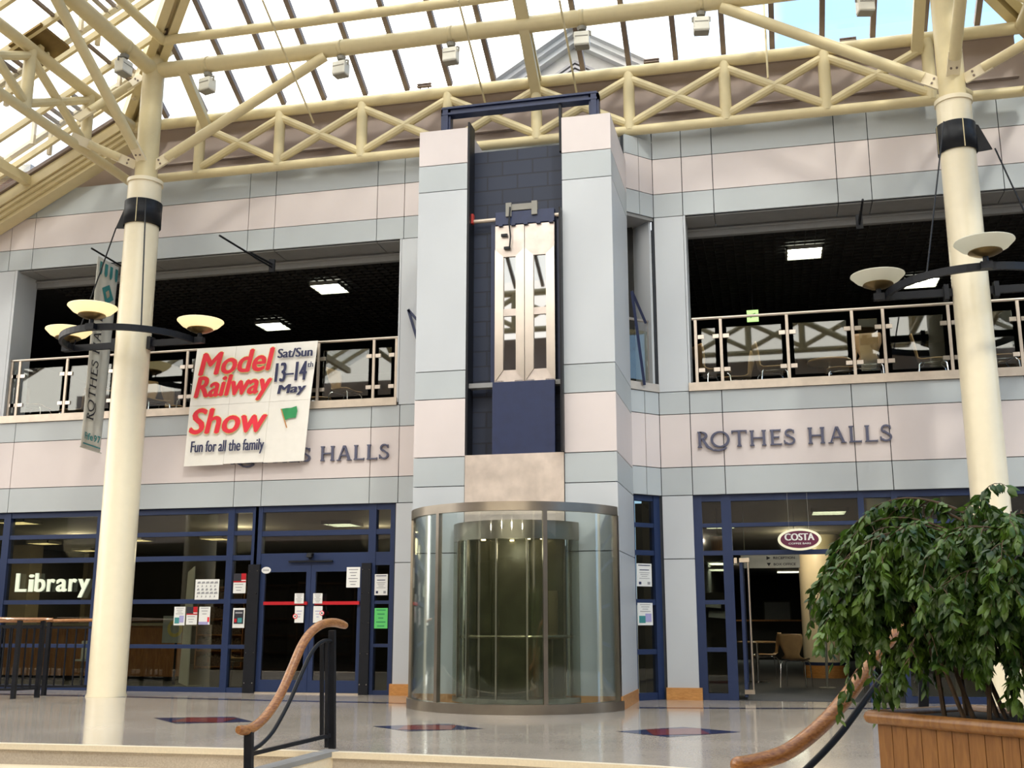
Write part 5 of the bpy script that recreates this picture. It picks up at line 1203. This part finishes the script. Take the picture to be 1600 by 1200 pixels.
MB().box(c.x - 0.25, c.x + 0.12, 18.0, 18.03, c.z - 0.25, c.z + 0.22).build('sheet', 'panel_pale', t, 0); m_ = MB(); m_.lathe([(0.09, -0.004), (0.15, -0.004)], 0, 0, 24); m_.v = [(c.x + x, 17.99 + z, c.z + y) for x, y, z in m_.v]; m_.build('ring_print', 'ink_yellow', t, 0); MB().tube((c.x, 18.05, 0), (c.x, 18.05, c.z), 0.02).build('stand', 'metal_black', t)
for x, y, e in ((-13.5, 19.5, 60), (-9.5, 18.6, 45), (-7.0, 19.0, 25)):  # fill lights without fittings, added to brighten the library
    ld = bpy.data.lights.new('library_fill', 'POINT'); ld.energy = e; ld.color = (1.0, 0.82, 0.55); ld.shadow_soft_size = 0.3; lo = bpy.data.objects.new('library_fill', ld); COL.objects.link(lo); lo.location = (x, y, 2.6)
# cafe
t = thing('cafe_column', 'round cream column with wooden base inside the cafe', 'column', (1.10, 23.4, 0))
cxx = at_z(1293, 1060, 0.0); MB().lathe([(0.42, 0.30), (0.42, 2.78)], cxx.x, cxx.y + 0.4, 36).build('shaft', 'column_paint', t, 60); MB().lathe([(0.425, 0.24), (0.425, 0.30)], cxx.x, cxx.y + 0.4, 36).build('blue_band', 'frame_blue', t, 60); MB().lathe([(0.43, 0.0), (0.43, 0.24)], cxx.x, cxx.y + 0.4, 36).build('base', 'wood_orange', t, 60)
ld = bpy.data.lights.new('cafe_lamp', 'POINT'); ld.energy = 45; ld.color = (1.0, 0.84, 0.58); ld.shadow_soft_size = 0.15; lo = bpy.data.objects.new('cafe_lamp', ld); COL.objects.link(lo); lo.location = (cxx.x - 0.5, cxx.y - 0.9, 2.6)
t = thing('downlight', 'warm round downlight in the ceiling before the cafe column', 'lamp', (cxx.x - 0.5, cxx.y - 0.9, 2.7)); MB().lathe([(0.001, 2.70), (0.10, 2.70), (0.12, 2.78)], cxx.x - 0.5, cxx.y - 0.9, 20).build('diffuser', 'lamp_warm', t, 60)
a = at_z(1293, 1076, 0.0)
t = thing('floor_lamp', 'floor lamp with pale shade leaning in front of the round cafe column', 'lamp', (a.x, a.y, 0))
s0, s1, s2 = at_y(1263, 945, a.y), at_y(1312, 943, a.y), at_y(1267, 973, a.y); r_ = (s1.x - s0.x) / 2; sx_ = (s0.x + s1.x) / 2
MB().lathe([(r_, s0.z), (r_ * 0.95, s2.z)], sx_, a.y, 28).build('lamp_shade', 'wall_beige', t, 60)
MB().tube((a.x, a.y, 0.02), (sx_, a.y, s2.z + 0.1), 0.022).build('pole', 'flood_grey', t); MB().lathe([(0.001, 0.0), (0.14, 0), (0.14, 0.02), (0.001, 0.025)], a.x, a.y, 20).build('base', 'flood_grey', t)
t = thing('cafe_counter', 'dark service counter at the back of the cafe', 'counter', (0, 34, 0)); MB().box(-1.5, 5, 34, 34.8, 0, 1.1).build('front', 'wall_dark', t, 0); MB().box(-1.6, 5.1, 33.9, 34.9, 1.1, 1.15).build('worktop', 'wood_counter', t, 0)
p = at_y(1215, 960, 40); t = thing('framed_picture', 'dim framed picture on the far wall of the cafe', 'picture', (p.x, 41.9, p.z)); MB().box(p.x - 0.5, p.x + 0.5, 41.9, 41.97, p.z - 0.6, p.z + 0.5).build('frame', 'wall_dark', t, 0); MB().box(p.x - 0.45, p.x + 0.45, 41.88, 41.9, p.z - 0.55, p.z + 0.45).build('canvas', 'soffit_grey', t, 0)
t = thing('orange_pendant', 'dim orange shade glowing behind the narrow cafe pane', 'lamp', (-0.85, 17.2, 2.2)); p = at_y(1121, 852, 17.2); MB().lathe([(0.09, p.z - 0.13), (0.11, p.z + 0.13)], p.x, 17.2, 20).build('lamp_shade', 'wood_counter', t, 60); MB().tube((p.x, 17.2, p.z + 0.13), (p.x, 17.2, 2.78), 0.006).build('cord', 'metal_black', t)
for i, (py, lab) in enumerate(((944, 'upper tilted magazine sheet behind the narrow cafe pane'), (960, 'lower tilted magazine sheet behind the narrow cafe pane'))):
    p = at_y(1113 + 8 * i, py, 16.9); t = thing('magazine', lab, 'magazine', p, 'magazines on a sloping shelf'); MB().obox(p, (0.13, 0, -0.01), (0, 0.08, 0.05), (0, -0.002, 0.004)).build('sheet', 'paper', t, 0); MB().obox(p + Vector((0, -0.002, -0.05)), (0.14, 0, -0.01), (0, 0.07, 0.0), (0, 0, 0.006)).build('ledge', 'metal_black', t, 0)
# stand holding the magazines
t = thing('magazine_stand', 'dark sloping magazine stand behind the narrow cafe pane', 'stand', (-0.8, 17.0, 0)); MB().box(-1.0, -0.6, 17.0, 17.05, 0.0, 1.5).build('back_board', 'wall_dark', t, 0); MB().box(-1.0, -0.6, 16.85, 17.2, 0.0, 0.05).build('foot_plate', 'metal_black', t, 0)

# ------------------------------------------------------------------ railings in front
def guard(label, posts, top_pts, z_rail, y_off=0.0, per=0.115):
    t = thing('guard_railing', label, 'railing', (posts[0][0], posts[0][1], 0), 'black railings with wooden handrails')
    MB().sweep(top_pts, 0.032, 10, flat=0.8).build('handrail', 'wood_rail', t)
    for (x, y) in posts: MB().bar((x, y, 0), (x, y, z_rail - 0.02), 0.06, 0.05, up=(0, 1, 0)).build('post', 'metal_black', t, 0)
    for (p, q) in zip(posts[:-1], posts[1:]):
        p, q = Vector((*p, 0)), Vector((*q, 0)); L_ = (q - p).length
        m_ = MB()
        for z in (0.13, z_rail - 0.10): m_.bar(p + Vector((0, 0, z)), q + Vector((0, 0, z)), 0.03, 0.035)
        m_.build('rail_bar', 'metal_black', t, 0)
        n = int(L_ / per)
        for k in range(1, n):
            c_ = p.lerp(q, k / n); MB().bar(c_ + Vector((0, 0, 0.13)), c_ + Vector((0, 0, z_rail - 0.1)), 0.018, 0.018, up=(0, 1, 0)).build('baluster', 'metal_black', t, 0)
    return t
zr = 1.085
guard('black railing with wooden handrail meeting the library column', [(-9.98, 15.0), (-10.62, 14.80), (-12.1, 14.75), (-13.6, 14.75)], [(-9.86, 15.05, zr + 0.01), (-10.6, 14.80, zr), (-12.1, 14.75, zr - 0.01), (-14, 14.75, zr - 0.01)], zr)
guard('black railing with wooden handrail in front of the one meeting the column', [(-10.42, 14.37), (-10.57, 14.05), (-11.6, 13.7), (-12.8, 13.6)], [(-10.30, 14.42, zr + 0.015), (-10.42, 14.36, zr + 0.02), (-10.62, 14.05, zr + 0.02), (-11.6, 13.7, zr + 0.04), (-13.2, 13.6, zr + 0.05)], zr + 0.02)
t = thing('white_chair', 'white stool back glimpsed through the railing by the library column', 'chair', (-10.1, 16.9, 0)); p = at_y(130, 1020, 16.9)
MB().box(p.x - 0.05, p.x + 0.10, 16.9, 16.93, p.z - 0.14, p.z + 0.2).build('backrest', 'white_paint', t, 0, bevel=0.02); MB().tube((p.x + 0.08, 16.92, 0), (p.x + 0.08, 16.92, p.z), 0.014).build('leg', 'chrome', t); MB().tube((p.x - 0.03, 16.92, 0), (p.x - 0.03, 16.92, p.z), 0.014).build('leg', 'chrome', t); MB().box(p.x - 0.15, p.x + 0.15, 16.9, 17.2, 0.42, 0.45).build('seat', 'white_paint', t, 0)
def catmull(P, n=8):
    P = [Vector(p) for p in P]; o_ = []
    for i in range(len(P) - 1):
        p0, p1, p2, p3 = P[max(i - 1, 0)], P[i], P[i + 1], P[min(i + 2, len(P) - 1)]
        for k in range(n):
            s = k / n; o_.append(0.5 * ((2 * p1) + (p2 - p0) * s + (2 * p0 - 5 * p1 + 4 * p2 - p3) * s * s + (3 * p1 - p0 - 3 * p2 + p3) * s ** 3))
    return o_ + [P[-1]]
def on_plane(px, a, b_):   # pixel onto the vertical plane through a and b
    n_ = Vector((b_[1] - a[1], -(b_[0] - a[0]), 0)); d = ray(*px); return EYE + d * ((Vector((a[0], a[1], 0)) - EYE).dot(n_) / d.dot(n_))
def stair_rail(label, a, b_, wood_px, tube_px, r, posts, bars, sag):
    t = thing('stair_handrail', label, 'handrail', (a[0], a[1], 0), 'curved wooden stair handrails on black posts')
    P_ = catmull([on_plane(p, a, b_) for p in wood_px]); n = len(P_)
    rs = [r * (0.55 if i == 0 else min(1, 0.72 + 0.06 * i, 0.72 + 0.06 * (n - 1 - i))) for i in range(n)]
    h = MB().sweep(P_, rs, 14, up=(0.3, 0.2, 1)).build('handrail', 'wood_rail', t, 60)
    Q_ = catmull([on_plane(p, a, b_) for p in tube_px]); MB().sweep(Q_, r * 0.45, 10).build('lower_rail', 'metal_black', t, 60)
    for p0, p1, w in posts: MB().bar(on_plane(p0, a, b_), on_plane(p1, a, b_), w, w * 0.8, up=(0, 1, 0)).build('post', 'metal_black', t, 0)
    for p0, p1, w in bars: MB().bar(on_plane(p0, a, b_), on_plane(p1, a, b_), w, w).build('tie_bar', 'metal_black', t, 0)
    return t
stair_rail('curved wooden stair handrail in front of the double door', (-3.76, 9.18), (-4.03, 8.08),
    [(541, 978), (524, 973), (505, 975), (487, 987), (472, 1008), (458, 1040), (443, 1075), (428, 1102), (410, 1125), (393, 1138), (380, 1141), (372, 1140)],
    [(519, 1002), (508, 1001), (496, 1008), (484, 1025), (470, 1055), (455, 1090), (440, 1120), (425, 1145), (408, 1163), (393, 1172)], 0.038,
    [((519, 985), (519, 1171), 0.055), ((511, 1000), (510, 1168), 0.028), ((389, 1143), (388, 1262), 0.062)],
    [((515, 1149), (393, 1178), 0.03)], 0)
t = bpy.data.objects['stair_handrail']
for k, (x0, y0, y1) in enumerate(((503, 1003, 1153),)):
    a, b_ = (-3.76 - 0.12, 9.18 + 0.5), (-4.03 - 0.12, 8.08 + 0.5)
    MB().bar(on_plane((x0, y0), a, b_), on_plane((x0, y1), a, b_), 0.03, 0.03, up=(0, 1, 0)).build('baluster', 'metal_black', t, 0)
stair_rail('curved wooden stair handrail running up behind the fig leaves', (1.0, 7.8), (-0.25, 6.6),
    [(1465, 966), (1440, 972), (1415, 982), (1390, 998), (1365, 1025), (1345, 1058), (1322, 1090), (1295, 1122), (1262, 1152), (1225, 1177), (1185, 1190), (1158, 1195), (1147, 1195)],
    [(1440, 1000), (1415, 1012), (1395, 1038), (1368, 1072), (1343, 1106), (1318, 1140), (1290, 1172), (1262, 1200), (1235, 1225)], 0.047,
    [((1443, 975), (1443, 1250), 0.06), ((1165, 1197), (1163, 1330), 0.065)], [], 0)

# ------------------------------------------------------------------ planter with weeping fig
pa, pb = Vector((0.46, 6.25, 0)), Vector((1.24, 5.45, 0)); d = (pb - pa).normalized(); nb = Vector((-d.y, d.x, 0))
if nb.y < 0: nb = -nb
W_, D_, ZT = 1.15, 0.80, 0.60
cen = pa + d * W_ / 2 + nb * D_ / 2
t = thing('planter', 'square wooden planter box with rounded rim holding the weeping fig', 'planter', (cen.x, cen.y, 0))
m_ = MB(); m_.obox(cen + Vector((0, 0, (ZT - 0.03) / 2)), d * (W_ / 2 - 0.035), nb * (D_ / 2 - 0.035), (0, 0, (ZT - 0.03) / 2)); m_.build('inner_box', 'joint_dark', t, 0)
m_ = MB(); n = 12
for k in range(n):
    for s in (-1, 1):
        u = -W_ / 2 + 0.03 + (W_ - 0.06) * (k + 0.5) / n; m_.obox(cen + d * u + nb * s * (D_ / 2 - 0.03) + Vector((0, 0, ZT / 2 - 0.02)), d * ((W_ - 0.06) / n / 2 - 0.002), nb * 0.01, (0, 0, ZT / 2 - 0.03))
for k in range(8):
    for s in (-1, 1):
        u = -D_ / 2 + 0.03 + (D_ - 0.06) * (k + 0.5) / 8; m_.obox(cen + nb * u + d * s * (W_ / 2 - 0.03) + Vector((0, 0, ZT / 2 - 0.02)), nb * ((D_ - 0.06) / 16 - 0.002), d * 0.01, (0, 0, ZT / 2 - 0.03))
m_.build('slat_cladding', 'wood_planter', t, 0)
corners = [cen + d * (W_ / 2 * i) + nb * (D_ / 2 * j) + Vector((0, 0, ZT - 0.03)) for i, j in ((-1, -1), (1, -1), (1, 1), (-1, 1))]
m_ = MB()
for p, q in zip(corners, corners[1:] + corners[:1]): m_.sweep([p, q], 0.034, 14)
for p in corners: m_.lathe([(0.0005, p.z - 0.034), (0.024, p.z - 0.024), (0.034, p.z), (0.024, p.z + 0.024), (0.0005, p.z + 0.034)], p.x, p.y, 14)
m_.build('rim', 'wood_planter', t, 60)
MB().obox(cen + Vector((0, 0, ZT - 0.04)), d * (W_ / 2 - 0.04), nb * (D_ / 2 - 0.04), (0, 0, 0.012)).build('soil', 'soil', t, 0)
fig = thing('weeping_fig', 'large weeping fig with drooping glossy leaves in the wooden planter', 'plant', (cen.x, cen.y, ZT - 0.03))
rnd = random.Random(11)
stems = MB(); twigs = MB(); leaves = MB()
def leaf_at(p, dr, s, roll):
    dr = dr.normalized(); x = dr.cross(Vector((0, 0, 1)));
    if x.length < 1e-3: x = Vector((1, 0, 0))
    x.normalize(); up = x.cross(dr); x, up = x * math.cos(roll) + up * math.sin(roll), up * math.cos(roll) - x * math.sin(roll)
    w = s * 0.24; b = [p, p + dr * s * 0.3 + x * w - up * s * 0.03, p + dr * s * 0.62 + x * w * 0.82 - up * s * 0.06, p + dr * s - up * s * 0.14, p + dr * s * 0.62 - x * w * 0.82 - up * s * 0.06, p + dr * s * 0.3 - x * w - up * s * 0.03, p + dr * s * 0.3 + up * s * 0.02, p + dr * s * 0.62 + up * s * 0.0]
    leaves.add(b, [(0, 1, 6), (1, 2, 7, 6), (2, 3, 7), (3, 4, 7), (4, 5, 6, 7), (5, 0, 6)])
def branch(p0, dr, L_, droop, r, n=9, dens=1.0, twig=True):
    pts = [Vector(p0)]; v = Vector(dr).normalized()
    for i in range(n):
        v = (v + Vector((rnd.uniform(-.10, .10), rnd.uniform(-.10, .10), -droop * (i + 1) / n))).normalized(); pts.append(pts[-1] + v * L_ / n)
    twigs.sweep(pts, [r * (1 - 0.8 * i / n) for i in range(n + 1)], 5)
    for i in range(2, n + 1):
        for _ in range(int(4 * dens)):
            p = pts[i - 1].lerp(pts[i], rnd.random()); t_ = (pts[i] - pts[i - 1]).normalized()
            sd = Vector((rnd.uniform(-1, 1), rnd.uniform(-1, 1), rnd.uniform(-1.1, 0.25))); leaf_at(p, t_ * 0.5 + sd * 0.9 + Vector((0, 0, rnd.uniform(-0.6, 0.1))), rnd.uniform(0.042, 0.078), rnd.uniform(-0.9, 0.9))
        if twig and i > 2 and rnd.random() < 0.85:
            sd = Vector((rnd.uniform(-1, 1), rnd.uniform(-1, 1), rnd.uniform(-0.2, 0.5)))
            branch(pts[i], (v + sd).normalized(), L_ * rnd.uniform(0.28, 0.5), droop * 1.3 + 0.2, r * 0.45, 6, dens * 1.1, False)
    return pts
base_z = ZT - 0.03
for k in range(24):
    a = rnd.uniform(0, 6.28); q = math.sqrt(rnd.random()); b0 = cen + d * (0.46 * q * math.cos(a)) + nb * (0.26 * q * math.sin(a)) + Vector((0, 0, base_z))
    h = rnd.uniform(0.76, 1.08); lean = Vector((rnd.uniform(-.38, .22), rnd.uniform(-.22, .22), 1)); top = b0 + lean * h
    pts = [b0.lerp(top, s) + Vector((0.015 * math.sin(7 * s + k), 0.015 * math.cos(5 * s + k), 0)) for s in (0, .25, .5, .75, 1)]
    stems.sweep(pts, [0.013, 0.012, 0.010, 0.008, 0.006], 6)
    for m in range(7):
        s = rnd.uniform(0.58, 1.0); p = b0.lerp(top, s); aa = rnd.uniform(0, 6.28)
        branch(p, (math.cos(aa) - 0.15, math.sin(aa), rnd.uniform(0.3, 0.95)), rnd.uniform(0.36, 0.56), rnd.uniform(0.28, 0.5), 0.006, 9, 1.6)
# long arching branches reaching out over the rail and towards the cafe sign
for hz, dx, dy, dz_, L_, dr in ((0.80, -0.9, 0.35, 0.55, 0.72, 0.30), (0.85, -0.95, 0.25, 0.5, 0.80, 0.28), (0.92, -0.8, 0.5, 0.5, 0.75, 0.32), (0.80, -1.0, 0.1, 0.5, 0.75, 0.32), (0.70, -0.9, 0.5, 0.55, 0.72, 0.32), (0.9, -0.7, 0.8, 0.5, 0.7, 0.34), (0.62, -1, 0.2, 0.55, 0.66, 0.36), (0.95, -0.9, 0.3, 0.55, 0.75, 0.30), (0.9, 0.3, 0.9, 0.8, 0.55, 0.36), (0.78, -0.85, 0.45, 0.5, 0.86, 0.27), (0.72, -0.95, -0.1, 0.5, 0.66, 0.36), (0.85, -0.9, -0.3, 0.55, 0.62, 0.36), (0.9, -0.95, 0.15, 0.6, 0.78, 0.28), (0.84, -0.9, 0.0, 0.55, 0.76, 0.30), (0.45, -0.9, 0.2, 0.5, 0.5, 0.40), (0.4, -0.7, 0.5, 0.5, 0.5, 0.42)):
    b0 = cen + Vector((-0.15, 0.05, base_z + 0.06 + hz * rnd.uniform(0.9, 1.05))); branch(b0, (dx, dy, dz_), L_, dr, 0.008, 12, 2.0)
for hz, dx, dy, dz_, L_, dr in ((0.85, -0.95, 0.2, 0.35, 1.0, 0.34), (0.75, -0.9, 0.45, 0.3, 0.95, 0.36), (0.55, -0.9, 0.3, 0.35, 0.85, 0.42), (0.40, -0.8, 0.2, 0.3, 0.7, 0.45), (0.35, -0.6, -0.2, 0.4, 0.6, 0.45), (0.70, 0.1, -0.3, 1.1, 0.5, 0.28), (0.68, -0.3, 0.2, 1.0, 0.5, 0.3), (0.7, 0.3, 0.1, 1.1, 0.45, 0.3), (0.5, 0.5, -0.7, 0.3, 0.6, 0.5), (0.5, 0.2, -0.9, 0.3, 0.6, 0.5), (0.45, 0.7, -0.5, 0.3, 0.6, 0.5)):
    b0 = cen + Vector((-0.12, 0.03, base_z + 0.05 + hz)); branch(b0, (dx, dy, dz_), L_, dr, 0.007, 12, 0.7)
stems.build('stems', 'bark', fig, 60)['kind'] = 'stuff'; twigs.build('twigs', 'bark', fig, 60)['kind'] = 'stuff'
fo = leaves.build('foliage', 'leaf', fig, 180); fo['kind'] = 'stuff'
